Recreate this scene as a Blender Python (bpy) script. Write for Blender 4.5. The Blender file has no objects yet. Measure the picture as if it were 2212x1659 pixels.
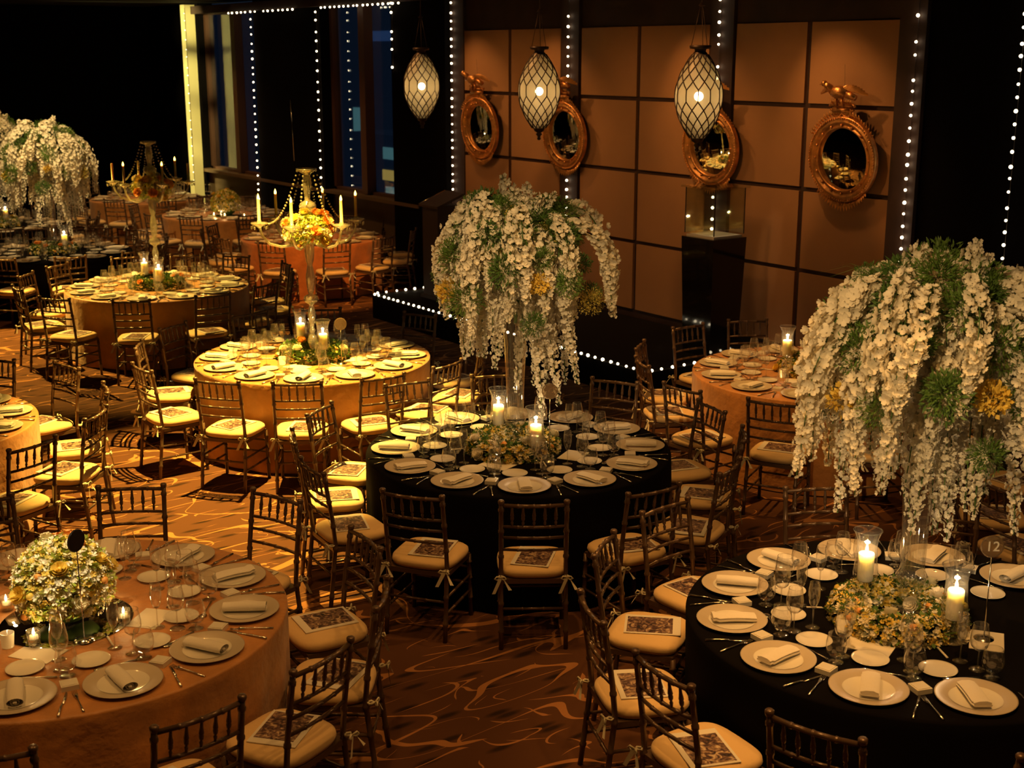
import bpy, math, random
from mathutils import Matrix, Vector
D = bpy.data; S = bpy.context.scene; COL = S.collection
PI = math.pi; R_ = math.radians
V3 = Vector
# ------------------------------------------------------------------ camera, world, exposure
CH = 3.35
cd = D.cameras.new('camera'); cam = D.objects.new('camera', cd); COL.objects.link(cam)
cam.location = (0, 0, CH); cam.rotation_euler = (R_(90 - 14.1), 0, R_(-35.8))
cd.sensor_width = 36; cd.lens = 2831 / 2212 * 36; cd.clip_start = .05; cd.clip_end = 300
cd.dof.use_dof = True; cd.dof.focus_distance = 7.6; cd.dof.aperture_fstop = 4.2
S.camera = cam
S.view_settings.view_transform = 'Standard'; S.view_settings.look = 'None'
S.view_settings.gamma = 1; S.view_settings.exposure = 0.0; S.view_settings.use_curve_mapping = False
S.cycles.use_denoising = True
S.cycles.max_bounces = 6; S.cycles.diffuse_bounces = 3; S.cycles.glossy_bounces = 3
S.cycles.transmission_bounces = 5; S.cycles.transparent_max_bounces = 24
S.cycles.sample_clamp_indirect = 3; S.cycles.sample_clamp_direct = 0
S.cycles.caustics_reflective = False; S.cycles.caustics_refractive = False
W = D.worlds.new('night_sky'); S.world = W; W.use_nodes = True
W.node_tree.nodes['Background'].inputs[0].default_value = (.02, .035, .09, 1)
W.node_tree.nodes['Background'].inputs[1].default_value = .12
WARM = (1, .47, .12); AMBER = (1, .58, .10)
def lamp(name, kind, loc, power, col=WARM, aim=None, size=.1, cone=60, blend=.5):
    l = D.lights.new(name, kind); l.energy = power; l.color = col
    if kind == 'SPOT': l.spot_size = R_(cone); l.spot_blend = blend; l.shadow_soft_size = size
    elif kind == 'POINT': l.shadow_soft_size = size
    elif kind == 'AREA': l.shape = 'RECTANGLE'; l.size = size; l.size_y = cone
    o = D.objects.new(name, l); COL.objects.link(o); o.location = loc
    if aim is not None: o.rotation_euler = (V3(aim) - V3(loc)).to_track_quat('-Z', 'Y').to_euler()
    return o
# theatrical spots hung from the ceiling over the tables
lamp('spotlight', 'SPOT', (4.45, 9.75, 4.15), 3300, AMBER, (4.25, 9.25, 0), .03, 63, .3)
lamp('spotlight', 'SPOT', (3.6, 16.9, 4.15), 2700, AMBER, (4.7, 14.9, 0), .03, 54, .35)
lamp('spotlight', 'SPOT', (6.9, 13.6, 4.15), 900, (1, .42, .08), (8.3, 16.6, .35), .03, 32, .4)
lamp('spotlight', 'SPOT', (5.9, 8.6, 4.15), 560, (1, .46, .10), (7.9, 7.55, .4), .05, 44, .7)
lamp('spotlight', 'SPOT', (.9, 5.1, 4.15), 600, (1, .80, .45), (1.62, 5.85, .95), .02, 11, .6)
# dim house downlights
for x, y, p in ((5.0, 5.3, 95), (3.4, 2.9, 90), (2.3, 4.3, 90), (1.4, 7.6, 60), (8.7, 18.8, 100), (8.8, 22.6, 130), (5.4, 18.6, 80), (5.3, 21.6, 80), (7.1, 4.6, 70), (2.4, 1.8, 45)):
    lamp('downlight', 'SPOT', (x, y, 4.2), p, WARM, (x, y, 0), .06, 115, 1)
for cx, cy, p in ((5.0, 6.9, 105), (4.9, 3.6, 230), (1.67, 5.9, 110), (8.9, 20.7, 90), (8.8, 23.9, 90), (5.3, 17.9, 80), (5.4, 21.2, 70), (8.35, 7.2, 45)):   # added fill spots that brighten each table
    for sx, sy in ((-1.25, -1.1), (1.2, 1.0), (-.9, 1.5)):
        lamp('fill_spot', 'SPOT', (cx + sx, cy + sy, 4.2), p, WARM, (cx + sx * .45, cy + sy * .45, .76), .03, 42, .8)
lamp('downlight', 'SPOT', (1.9, 4.0, 4.0), 520, (1, .62, .26), (5.0, 6.95, 1.75), .04, 24, .8)   # on the middle orchids
lamp('downlight', 'SPOT', (.8, 1.7, 4.0), 520, (1, .62, .26), (4.9, 3.65, 1.75), .04, 25, .8)   # on the near orchids
lamp('downlight', 'SPOT', (3.9, 15.6, 4.2), 650, (1, .66, .26), (5.3, 17.9, 2.0), .04, 46, 1)
lamp('downlight', 'SPOT', (4.2, 19.0, 4.2), 330, (1, .64, .24), (5.5, 21.3, 2.0), .04, 46, 1)
for y in (15.35, 13.6, 11.05, 9.15):                                               # wall washers over the mirrors
    lamp('wall_washer', 'SPOT', (9.25, y, 4.2), 58, (1, .44, .13), (10.3, y - .5, 2.3), .03, 62, .9)
for y in (14.2, 11.6, 9.2):
    lamp('wall_washer', 'SPOT', (7.6, y, 4.2), 90, (1, .44, .13), (10.3, y, 1.3), .08, 80, 1)
lamp('window_washer', 'SPOT', (8.3, 20.6, 4.2), 22, (1, .50, .16), (10.4, 20.6, 1.0), .1, 110, 1)

# ------------------------------------------------------------------ materials
def nmat(name):
    m = D.materials.new(name); m.use_nodes = True; t = m.node_tree
    return m, t, t.nodes['Principled BSDF']
def P(name, col, rough=.5, metal=0, bump=0, bscale=40, var=0, vscale=6, **k):
    m, t, b = nmat(name); b.inputs['Base Color'].default_value = (*col, 1)
    b.inputs['Roughness'].default_value = rough; b.inputs['Metallic'].default_value = metal
    for q, v in k.items(): b.inputs[q.replace('_', ' ')].default_value = v
    N, L = t.nodes, t.links
    tc = N.new('ShaderNodeTexCoord')
    if var:
        n = N.new('ShaderNodeTexNoise'); n.inputs['Scale'].default_value = vscale; n.inputs['Detail'].default_value = 4
        r = N.new('ShaderNodeValToRGB'); r.color_ramp.elements[0].position = .3; r.color_ramp.elements[1].position = .7
        r.color_ramp.elements[0].color = (*[c * (1 - var) for c in col], 1); r.color_ramp.elements[1].color = (*[min(1, c * (1 + var)) for c in col], 1)
        L.new(tc.outputs['Object'], n.inputs['Vector']); L.new(n.outputs['Fac'], r.inputs[0]); L.new(r.outputs[0], b.inputs['Base Color'])
    if bump:
        n = N.new('ShaderNodeTexNoise'); n.inputs['Scale'].default_value = bscale; n.inputs['Detail'].default_value = 3
        u = N.new('ShaderNodeBump'); u.inputs['Strength'].default_value = bump; u.inputs['Distance'].default_value = .01
        L.new(tc.outputs['Object'], n.inputs['Vector']); L.new(n.outputs['Fac'], u.inputs['Height']); L.new(u.outputs[0], b.inputs['Normal'])
    return m
def E(name, col, st, nosamp=False):
    m, t, b = nmat(name); b.inputs['Base Color'].default_value = (*col, 1); b.inputs['Emission Color'].default_value = (*col, 1)
    b.inputs['Emission Strength'].default_value = st
    if nosamp: m.cycles.emission_sampling = 'NONE'
    return m
def G(name, tint=(1, 1, 1), base=.05, edge=.75, rough=.02, diff=0, dcol=(.8, .75, .6)):
    """thin clear glass: lets light through, mirrors more towards grazing view"""
    m, t, b = nmat(name); N, L = t.nodes, t.links; N.remove(b)
    tr = N.new('ShaderNodeBsdfTransparent'); tr.inputs[0].default_value = (*tint, 1)
    gl = N.new('ShaderNodeBsdfGlossy'); gl.inputs[0].default_value = (1, 1, 1, 1); gl.inputs['Roughness'].default_value = rough
    lw = N.new('ShaderNodeLayerWeight'); lw.inputs[0].default_value = .5
    pw = N.new('ShaderNodeMath'); pw.operation = 'POWER'; pw.inputs[1].default_value = 2.1
    mr = N.new('ShaderNodeMapRange'); mr.inputs[3].default_value = base; mr.inputs[4].default_value = edge
    mx = N.new('ShaderNodeMixShader')
    L.new(lw.outputs['Facing'], pw.inputs[0]); L.new(pw.outputs[0], mr.inputs[0]); L.new(mr.outputs[0], mx.inputs[0])
    first = tr
    if diff:
        df = N.new('ShaderNodeBsdfTranslucent'); df.inputs[0].default_value = (*dcol, 1)
        d2 = N.new('ShaderNodeBsdfDiffuse'); d2.inputs[0].default_value = (*dcol, 1)
        m1 = N.new('ShaderNodeMixShader'); m1.inputs[0].default_value = .5; L.new(df.outputs[0], m1.inputs[1]); L.new(d2.outputs[0], m1.inputs[2])
        m2 = N.new('ShaderNodeMixShader'); m2.inputs[0].default_value = diff; L.new(tr.outputs[0], m2.inputs[1]); L.new(m1.outputs[0], m2.inputs[2]); first = m2
    L.new(first.outputs[0], mx.inputs[1]); L.new(gl.outputs[0], mx.inputs[2])
    L.new(mx.outputs[0], N['Material Output'].inputs['Surface'])
    return m
def petal(name, col, var=.08):
    m, t, b = nmat(name); N, L = t.nodes, t.links
    b.inputs['Base Color'].default_value = (*col, 1); b.inputs['Roughness'].default_value = .55
    tl = N.new('ShaderNodeBsdfTranslucent'); tl.inputs[0].default_value = (*col, 1)
    mx = N.new('ShaderNodeMixShader'); mx.inputs[0].default_value = .22
    L.new(b.outputs[0], mx.inputs[1]); L.new(tl.outputs[0], mx.inputs[2]); L.new(mx.outputs[0], N['Material Output'].inputs['Surface'])
    return m
M = {}
M['chair'] = P('bronze_lacquer', (.135, .082, .05), .32, .3, Coat_Weight=.3, Coat_Roughness=.2)
M['cushion'] = P('ivory_cushion', (.76, .53, .25), .85, bump=.25, bscale=25, Sheen_Weight=.2)
M['ribbon'] = P('ivory_ribbon', (.72, .66, .48), .6)
M['paper'] = P('white_paper', (.78, .74, .64), .6)
M['linen'] = P('white_linen', (.78, .74, .66), .8, bump=.2, bscale=60)
M['charger'] = P('taupe_ceramic', (.52, .45, .35), .38, bump=.04, bscale=20)
M['china'] = P('white_china', (.80, .77, .68), .12, Coat_Weight=.5)
M['silver'] = P('polished_silver', (.75, .70, .62), .18, 1)
M['glass'] = G('clear_glass', base=.10, edge=1.0, rough=.07, diff=.03, dcol=(.9, .85, .7))
M['thick'] = G('thick_glass', (.95, .94, .90), base=.12, edge=.95, rough=.04, diff=.05)
M['crystal'] = G('crystal', (.85, .84, .76), base=.2, edge=.95, rough=.08, diff=.34, dcol=(.85, .78, .55))
M['ccase'] = G('case_glass', (.90, .93, .88), base=.06, edge=.5)
M['pane'] = G('window_glass', (.75, .82, .9), base=.06, edge=.8)
M['wax'] = P('white_wax', (.88, .80, .62), .5, Subsurface_Weight=.9, Subsurface_Scale=.07, Subsurface_Radius=(1, .85, .6))
M['flame'] = E('candle_flame', (1, .62, .22), 55, True)
M['led'] = E('led_flame', (1, .70, .10), 9, True)
M['ivorywax'] = P('yellow_wax', (.78, .60, .22), .5, Subsurface_Weight=.3, Subsurface_Scale=.03)
M['bulb'] = E('fairy_bulb', (1, .80, .50), 8, True)
M['lampbulb'] = E('lamp_bulb', (1, .66, .28), 60, True)
M['wire'] = P('dark_wire', (.03, .02, .015), .6)
M['iron'] = P('bronze_iron', (.035, .02, .012), .45, .6)
M['globe'] = G('frosted_globe', (.93, .90, .80), base=.03, edge=.25, rough=.45, diff=.50, dcol=(.42, .36, .24))
M['gold'] = P('antique_gilt', (.78, .38, .13), .34, .85, bump=.35, bscale=45, var=.3, vscale=14)
M['mirror'] = P('mirror_silvering', (.86, .84, .80), .02, 1)
M['petal'] = petal('white_petal', (.84, .79, .64))
M['petal2'] = petal('cream_petal', (.80, .72, .46))
M['yellow'] = petal('yellow_petal', (.80, .58, .10))
M['orange'] = petal('orange_petal', (.82, .36, .07))
M['leaf'] = petal('green_leaf', (.075, .16, .03))
M['fern'] = petal('fern_green', (.11, .21, .035))
M['lime'] = petal('lime_leaf', (.38, .48, .07))
M['solid'] = petal('solidago_yellow', (.55, .46, .10))
M['black'] = P('black_cloth', (.0045, .0036, .0036), .95, Specular_IOR_Level=.05)
M['blackgloss'] = P('black_lacquer', (.008, .007, .007), .09, Coat_Weight=.6)
M['blackpaint'] = P('black_paint', (.008, .007, .007), .8, Specular_IOR_Level=.1)
M['brown'] = P('dark_walnut', (.050, .026, .02), .72, bump=.06, bscale=8, var=.25, vscale=3)
M['panel'] = P('sand_panel', (.42, .225, .10), .75, bump=.15, bscale=120, var=.05, vscale=2)
M['ceil'] = P('ceiling_black', (.02, .017, .016), .9)
M['post'] = P('cream_post', (.70, .66, .36), .7)
M['mull'] = P('window_mullion', (.12, .06, .04), .5)
M['sill'] = P('window_apron', (.14, .09, .05), .7)
M['podium'] = P('podium_wood', (.035, .018, .013), .6)
M['acrylic'] = G('acrylic', (.85, .80, .70), base=.16, edge=.7, rough=.1, diff=.30, dcol=(.55, .40, .25))
M['darkdisc'] = P('dark_disc', (.02, .016, .014), .12)
def cloth_mat(name, col, sheen=.3):
    m, t, b = nmat(name); N, L = t.nodes, t.links
    tc = N.new('ShaderNodeTexCoord'); n = N.new('ShaderNodeTexNoise'); n.inputs['Scale'].default_value = 3; n.inputs['Detail'].default_value = 6; n.inputs['Distortion'].default_value = 1.2
    r = N.new('ShaderNodeValToRGB'); r.color_ramp.elements[0].position = .35; r.color_ramp.elements[1].position = .68
    r.color_ramp.elements[0].color = (*[c * .78 for c in col], 1); r.color_ramp.elements[1].color = (*[min(1, c * 1.15) for c in col], 1)
    L.new(tc.outputs['Object'], n.inputs['Vector']); L.new(n.outputs['Fac'], r.inputs[0]); L.new(r.outputs[0], b.inputs['Base Color'])
    b.inputs['Roughness'].default_value = .5; b.inputs['Sheen Weight'].default_value = sheen
    w = N.new('ShaderNodeTexNoise'); w.inputs['Scale'].default_value = 13; w.inputs['Detail'].default_value = 5
    u = N.new('ShaderNodeBump'); u.inputs['Strength'].default_value = .55; u.inputs['Distance'].default_value = .02
    L.new(tc.outputs['Object'], w.inputs['Vector']); L.new(w.outputs['Fac'], u.inputs['Height']); L.new(u.outputs[0], b.inputs['Normal'])
    return m
M['copper'] = cloth_mat('copper_crush', (.54, .235, .06))
M['goldcloth'] = cloth_mat('gold_crush', (.50, .235, .055))
M['rust'] = cloth_mat('rust_crush', (.52, .17, .045))
def carpet():
    m, t, b = nmat('vein_carpet'); N, L = t.nodes, t.links
    tc = N.new('ShaderNodeTexCoord')
    def mapn(rot, sc, loc=(0, 0, 0)):
        q = N.new('ShaderNodeMapping'); q.inputs['Rotation'].default_value = (0, 0, R_(rot)); q.inputs['Scale'].default_value = sc; q.inputs['Location'].default_value = loc
        L.new(tc.outputs['Object'], q.inputs[0]); return q
    def math_(op, a, c=None, d=None):
        q = N.new('ShaderNodeMath'); q.operation = op
        for i, v in enumerate((a, c, d)):
            if v is None: continue
            if isinstance(v, (int, float)): q.inputs[i].default_value = v
            else: L.new(v, q.inputs[i])
        return q.outputs[0]
    def veins(rot, sc, loc, wmin, wmax, det=.5, dis=.25):
        mp = mapn(rot, sc, loc)
        v = N.new('ShaderNodeTexNoise'); v.noise_dimensions = '2D'; v.inputs['Scale'].default_value = .8; v.inputs['Detail'].default_value = det; v.inputs['Distortion'].default_value = dis; L.new(mp.outputs[0], v.inputs['Vector'])
        k = N.new('ShaderNodeTexNoise'); k.noise_dimensions = '2D'; k.inputs['Scale'].default_value = 1.3; k.inputs['Detail'].default_value = 0; mq = mapn(rot, sc, (loc[0] + 7, loc[1] + 3, 0)); L.new(mq.outputs[0], k.inputs['Vector'])
        wid = N.new('ShaderNodeMapRange'); wid.inputs[1].default_value = .38; wid.inputs[2].default_value = .66; wid.inputs[3].default_value = wmin; wid.inputs[4].default_value = wmax; L.new(k.outputs['Fac'], wid.inputs[0])
        return math_('GREATER_THAN', wid.outputs[0], math_('ABSOLUTE', math_('SUBTRACT', v.outputs['Fac'], .5)))
    ve = veins(36, (.95, 2.6, 1), (0, 0, 0), .002, .015)
    for q in ((26, (1.5, 4.2, 1), (3.3, 1.7, 0), -.003, .012), (50, (1.6, 4.0, 1), (9.1, 5.2, 0), -.006, .011), (36, (2.2, 7.0, 1), (1.1, 8.2, 0), -.010, .012)):
        ve = math_('MAXIMUM', ve, veins(*q))
    # black dashes
    mp = mapn(10, (4, 14, 1)); v2 = N.new('ShaderNodeTexVoronoi'); v2.voronoi_dimensions = '2D'; v2.inputs['Scale'].default_value = .55; L.new(mp.outputs[0], v2.inputs['Vector'])
    dk = N.new('ShaderNodeMapRange'); dk.inputs[1].default_value = .08; dk.inputs[2].default_value = .22; dk.inputs[3].default_value = 1; dk.inputs[4].default_value = 0; L.new(v2.outputs['Distance'], dk.inputs[0])
    m1 = N.new('ShaderNodeMix'); m1.data_type = 'RGBA'; m1.inputs[6].default_value = (.115, .050, .024, 1); m1.inputs[7].default_value = (.035, .018, .010, 1); L.new(dk.outputs[0], m1.inputs[0])
    m2 = N.new('ShaderNodeMix'); m2.data_type = 'RGBA'; m2.inputs[7].default_value = (.44, .20, .075, 1); L.new(m1.outputs[2], m2.inputs[6]); L.new(ve, m2.inputs[0])
    L.new(m2.outputs[2], b.inputs['Base Color']); b.inputs['Roughness'].default_value = .95; b.inputs['Specular IOR Level'].default_value = .1
    fz = N.new('ShaderNodeTexNoise'); fz.inputs['Scale'].default_value = 300; L.new(tc.outputs['Object'], fz.inputs['Vector'])
    u = N.new('ShaderNodeBump'); u.inputs['Strength'].default_value = .4; u.inputs['Distance'].default_value = .005; L.new(fz.outputs['Fac'], u.inputs['Height']); L.new(u.outputs[0], b.inputs['Normal'])
    return m
M['carpet'] = carpet()
def cover():
    m, t, b = nmat('floral_print'); N, L = t.nodes, t.links; tc = N.new('ShaderNodeTexCoord')
    oi = N.new('ShaderNodeObjectInfo'); ad = N.new('ShaderNodeVectorMath'); ad.operation = 'MULTIPLY_ADD'; ad.inputs[1].default_value = (1, 1, 1)
    L.new(tc.outputs['Object'], ad.inputs[0]); L.new(oi.outputs['Random'], ad.inputs[2])
    n = N.new('ShaderNodeTexNoise'); n.inputs['Scale'].default_value = 26; n.inputs['Detail'].default_value = 5; n.inputs['Distortion'].default_value = 1.6; L.new(ad.outputs[0], n.inputs['Vector'])
    r = N.new('ShaderNodeValToRGB'); e = r.color_ramp.elements; e[0].position = .36; e[0].color = (.03, .025, .03, 1); e[1].position = .66; e[1].color = (.62, .50, .36, 1)
    for p, c in ((.45, (.11, .055, .05)), (.52, (.22, .15, .12)), (.58, (.34, .21, .13))):
        x = e.new(p); x.color = (*c, 1)
    L.new(n.outputs['Fac'], r.inputs[0]); L.new(r.outputs[0], b.inputs['Base Color']); b.inputs['Roughness'].default_value = .4
    return m
M['print'] = cover()

# ------------------------------------------------------------------ mesh builder
class MB:
    def __init__(s): s.v = []; s.f = []; s.m = []; s.X = Matrix.Identity(4); s.mi = 0
    def av(s, pts): i = len(s.v); s.v.extend([tuple(s.X @ V3(p)) for p in pts]); return i
    def af(s, f): s.f.append(f); s.m.append(s.mi)
    def box(s, c, d, rz=0):
        c = V3(c); h = [x / 2 for x in d]; Rz = Matrix.Rotation(rz, 3, 'Z')
        i = s.av([c + Rz @ V3((a * h[0], b * h[1], e * h[2])) for e in (-1, 1) for b in (-1, 1) for a in (-1, 1)])
        for f in ((0, 2, 3, 1), (4, 5, 7, 6), (0, 1, 5, 4), (2, 6, 7, 3), (0, 4, 6, 2), (1, 3, 7, 5)): s.af([i + k for k in f])
        return s
    def tube(s, pts, rad, n=8, cap=True):
        pts = [V3(p) for p in pts]; k = len(pts); rad = [rad] * k if isinstance(rad, (int, float)) else rad
        up = None; base = []
        for j, p in enumerate(pts):
            t = (pts[min(j + 1, k - 1)] - pts[max(j - 1, 0)]).normalized()
            if up is None: up = V3((1, 0, 0)) if abs(t.x) < .8 else V3((0, 1, 0))
            a = (up - t * up.dot(t)).normalized(); b = t.cross(a); up = a
            base.append(s.av([p + rad[j] * (a * math.cos(2 * PI * q / n) + b * math.sin(2 * PI * q / n)) for q in range(n)]))
        for j in range(k - 1):
            for q in range(n): s.af([base[j] + q, base[j] + (q + 1) % n, base[j + 1] + (q + 1) % n, base[j + 1] + q])
        if cap: s.af([base[0] + q for q in reversed(range(n))]); s.af([base[-1] + q for q in range(n)])
        return s
    def lathe(s, prof, n=24, c=(0, 0, 0), axis='Z'):
        c = V3(c); base = []
        for r, z in prof:
            pts = []
            if r < 1e-6: pts = [(0, 0, z)]
            else: pts = [(r * math.cos(2 * PI * q / n), r * math.sin(2 * PI * q / n), z) for q in range(n)]
            if axis == 'X': pts = [(-p[2], p[0], p[1]) for p in pts]
            base.append((s.av([c + V3(p) for p in pts]), len(pts)))
        for (a, na), (b, nb) in zip(base, base[1:]):
            for q in range(n):
                q2 = (q + 1) % n
                if na == 1 and nb == 1: break
                if na == 1: s.af([a, b + q, b + q2])
                elif nb == 1: s.af([a + q, a + q2, b])
                else: s.af([a + q, a + q2, b + q2, b + q])
        return s
    def ball(s, c, r, n=10, k=6, sq=(1, 1, 1)):
        c = V3(c); X = s.X.copy(); s.X = s.X @ Matrix.Translation(c) @ Matrix.Diagonal((*sq, 1))
        s.lathe([(r * math.sin(PI * i / k), -r * math.cos(PI * i / k)) for i in range(k + 1)], n); s.X = X
        return s
    def mesh(s, name, *mats, smooth=True):
        me = D.meshes.new(name); me.from_pydata(s.v, [], s.f)
        for m in mats: me.materials.append(M[m])
        me.polygons.foreach_set('material_index', s.m)
        if smooth is True: me.polygons.foreach_set('use_smooth', [True] * len(s.f))
        elif smooth:
            me.polygons.foreach_set('use_smooth', [True] * len(s.f)); me.set_sharp_from_angle(angle=R_(smooth))
        me.update(); return me
def T(x=0, y=0, z=0, rz=0, s=1, rx=0, ry=0):
    return Matrix.Translation((x, y, z)) @ Matrix.Rotation(rz, 4, 'Z') @ Matrix.Rotation(ry, 4, 'Y') @ Matrix.Rotation(rx, 4, 'X') @ Matrix.Diagonal((s, s, s, 1) if isinstance(s, (int, float)) else (*s, 1))
def ob(name, me, mat=None, parent=None):
    o = D.objects.new(name, me); COL.objects.link(o)
    if parent is not None: o.parent = parent
    if mat is not None: o.matrix_local = mat
    return o
def tag(o, label, cat, group=None):
    o['label'] = label; o['category'] = cat
    if group: o['group'] = group
    return o
def grow(node, mat, parent=None):
    """node = (name, mesh or None, matrix, [child nodes]); every instance and part becomes an object of its own"""
    name, me, m, kids = node
    o = ob(name, me, mat @ m if m is not None else mat, parent)
    for k in kids: grow(k, Matrix.Identity(4), o)
    return o
def put(node, mat, label, cat, group=None): return tag(grow(node, mat), label, cat, group)
def N_(name, me, m=None, kids=()): return (name, me, m, list(kids))
def struct(name, me, mat=None, parent=None):
    o = ob(name, me, mat, parent)
    if parent is None: o['kind'] = 'structure'
    return o
def bx(name, c, d, m, parent=None): return struct(name, MB().box(c, d).mesh(name, m, smooth=False), None, parent)
rnd = random.Random(7)

# ------------------------------------------------------------------ the room
XW = 10.281
bx('floor', (3, 12, -.05), (15, 31, .1), 'carpet')
bx('ceiling', (3.4, 12, 4.35), (14.6, 31, .1), 'ceil')
bx('wall_back', (3.4, 27.05, 2.15), (15, .1, 4.3), 'black')
bx('wall_left', (-4, 12, 2.15), (.1, 30.2, 4.3), 'blackpaint')
bx('wall_front', (3.4, -3, 2.15), (15, .1, 4.3), 'blackpaint')
# stage wall: walnut framing, sand panels (wall_right carries its panels as parts)
w = struct('wall_right', MB().box((XW + .06, 11.73, 2.15), (.1, 7.74, 4.3)).mesh('wall_right', 'brown', smooth=False))
bays = ((15.34, 14.295), (14.245, 13.19), (12.79, 11.755), (11.705, 10.58), (10.19, 9.205), (9.155, 8.07))
for y1, y0 in bays:
    for k in range(4):
        z0 = .385 + k * .8325
        g = .012
        mb = MB(); mb.box((XW - .005, (y0 + y1) / 2, z0 + .39), (.035, y1 - y0 - g, .785))
        struct('wall_panel', mb.mesh('wall_panel', 'panel', smooth=False), None, w)
for yc in (12.99, 10.385, 7.93, 15.5):
    struct('pilaster', MB().box((XW - .01, yc, 2.15), (.06, .30 if yc in (7.93,) else .34, 4.3)).mesh('pilaster', 'brown', smooth=False), None, w)
# black curtained wall past the stage and the black piers between the windows
bx('wall_right_near', (XW + .06, 2.4, 2.15), (.1, 10.9, 4.3), 'black')
def pier(name, y0, y1): bx(name, (XW + .02, (y0 + y1) / 2, 2.15), (.3, y1 - y0, 4.3), 'black')
pier('wall_pier_1', 15.66, 17.1); pier('wall_pier_2', 19.3, 21.75)
bx('wall_pier_3', (XW + .12, 25.7, 2.15), (.3, 2.6, 4.3), 'black')
bx('wall_apron', (XW + .1, 20.4, .6), (.16, 10.0, 1.2), 'sill')
bx('trim_1', (XW - .02, 20.4, 1.19), (.26, 8.0, .05), 'sill')
struct('pier_edge_highlight', MB().tube([(XW - .15, 20.40, 2.62), (XW - .15, 20.34, 1.61)], .008, 6).mesh('pier_edge_highlight', 'silver'))  # silver rod modelled for the bright edge highlight on the black pier
bx('trim_2', (XW - .06, 20.0, 4.16), (.34, 9.0, .14), 'brown')
for i, (y0, y1, ms) in enumerate(((17.1, 19.3, (18.15,)), (21.75, 24.3, (22.85,)))):
    mb = MB()
    for y in (y0 + .04, y1 - .04): mb.box((XW + .1, y, 2.68), (.12, .08, 2.98))
    for z in (1.22, 4.12): mb.box((XW + .1, (y0 + y1) / 2, z), (.12, y1 - y0, .08))
    wn = struct('window_%d' % (i + 1), mb.mesh('window', 'mull', smooth=False))
    for y in ms: struct('mullion', MB().box((XW + .04, y, 2.66), (.16, .17, 2.86)).mesh('mullion', 'mull', smooth=False), None, wn)
    struct('pane', MB().box((XW + .12, (y0 + y1) / 2, 2.66), (.012, y1 - y0 - .1, 2.86)).mesh('pane', 'pane', smooth=False), None, wn)
# cream post, brightened by added spots
bx('column_cream', (XW - .25, 24.35, 2.13), (.2, .2, 4.26), 'post')
for zt in (.9, 1.9, 2.9, 3.9):
    lamp('post_fill_spot', 'SPOT', (XW - 4.2, 25.6, 4.15), 900, (1, .80, .28), (XW - .25, 24.35, zt), .03, 18, 1)
    lamp('post_fill_spot', 'SPOT', (8.0, 21.3, 4.15), 900, (1, .80, .28), (XW - .16, 24.40, zt), .03, 16, 1)
# city outside the windows
def house(name, x, y, z0, z1, wd, label, lit):
    o = tag(ob(name, MB().box((x, y, (z0 + z1) / 2), (3, wd, z1 - z0)).mesh(name, 'facade', smooth=False)), label, 'building')
    for (dy, z, a, b, c) in lit: ob('window', MB().box((x - 1.52, y + dy, z), (.03, a, b)).mesh('window', c, smooth=False), None, o)
M['facade'] = E('night_facade', (.05, .09, .16), .10, True)
M['teal'] = E('lit_window_teal', (.25, .55, .50), .35, True); M['amberwin'] = E('lit_window_amber', (1, .6, .12), .55, True); M['dimwin'] = E('dim_window', (.10, .2, .45), .25, True)
house('building', 26, 42, -6, 12, 11, 'dark blue building with teal lit windows beyond right window', [(-2.2, 1.1, 2.4, 1.1, 'teal'), (1.6, 1.0, 1.0, .9, 'teal'), (-1.5, 4.0, 5, .35, 'dimwin'), (-1.5, 6.0, 5, .3, 'dimwin')])
house('building', 34, 84, -6, 16, 22, 'grey blue tower seen through the far window', [(-4, 5.0, 6, 2.2, 'dimwin'), (2, 9.0, 5, 1.4, 'dimwin')])
house('annex_building', 21.1, 33.2, -6, 1.1, 5, 'low lit building with amber canopy window beyond the right window', [(.05, .58, .62, .34, 'teal'), (.1, -.05, .62, .3, 'amberwin'), (-.15, -.55, .8, .34, 'teal')])

# ------------------------------------------------------------------ stage
SX0, SY0, SY1, SZ = 8.42, 9.42, 14.8, .30
tag(ob('stage', MB().box(((SX0 + XW - .07) / 2, (SY0 + SY1) / 2, SZ / 2), (XW - .07 - SX0, SY1 - SY0, SZ)).mesh('stage', 'blackpaint', smooth=False)), 'low black stage platform edged with fairy lights below the panelled wall', 'stage')
bulb_me = MB().ball((0, 0, 0), .016, 8, 6).mesh('bulb', 'bulb')
def string(pts, step, label, off=(0, 0, 0), seed=1, gap=None, bs=1):
    rg = random.Random(seed); pts = [V3(p) for p in pts]
    root = tag(ob('string_light', MB().tube(pts, .003, 5).mesh('string_light', 'wire')), label, 'string lights', 'fairy light strings on walls and stage')
    for a, b in zip(pts, pts[1:]):
        L = (b - a).length; n = int(L / step)
        for i in range(n):
            if rg.random() < .03: continue
            p = a + (b - a) * ((i + .5 + rg.uniform(-.12, .12)) / n)
            if gap and gap[0] < p.z < gap[1]: continue      # nothing lit where a mirror hangs over it
            k = rg.uniform(.75, 1.1) * bs
            ob('bulb', bulb_me, T(p.x + off[0], p.y + off[1], p.z + off[2], 0, k), root)
XS = XW - .055
string([(XS, 7.86, 4.2), (XS, 7.86, .5)], .112, 'fairy light strand down the right edge of panelled wall', (-.015, 0, 0), 1)
string([(XS, 10.40, 4.2), (XS, 10.40, .4)], .112, 'fairy light strand behind third mirror and glass case', (-.015, 0, 0), 2, (1.92, 3.06))
string([(XS, 12.99, 4.2), (XS, 12.99, .4)], .112, 'fairy light strand behind the second mirror from left', (-.015, 0, 0), 3, (1.92, 3.06))
string([(XS, 15.585, 4.2), (XS, 15.585, 1.1)], .112, 'fairy light strand down the left edge of panelled wall', (-.015, 0, 0), 4)
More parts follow.
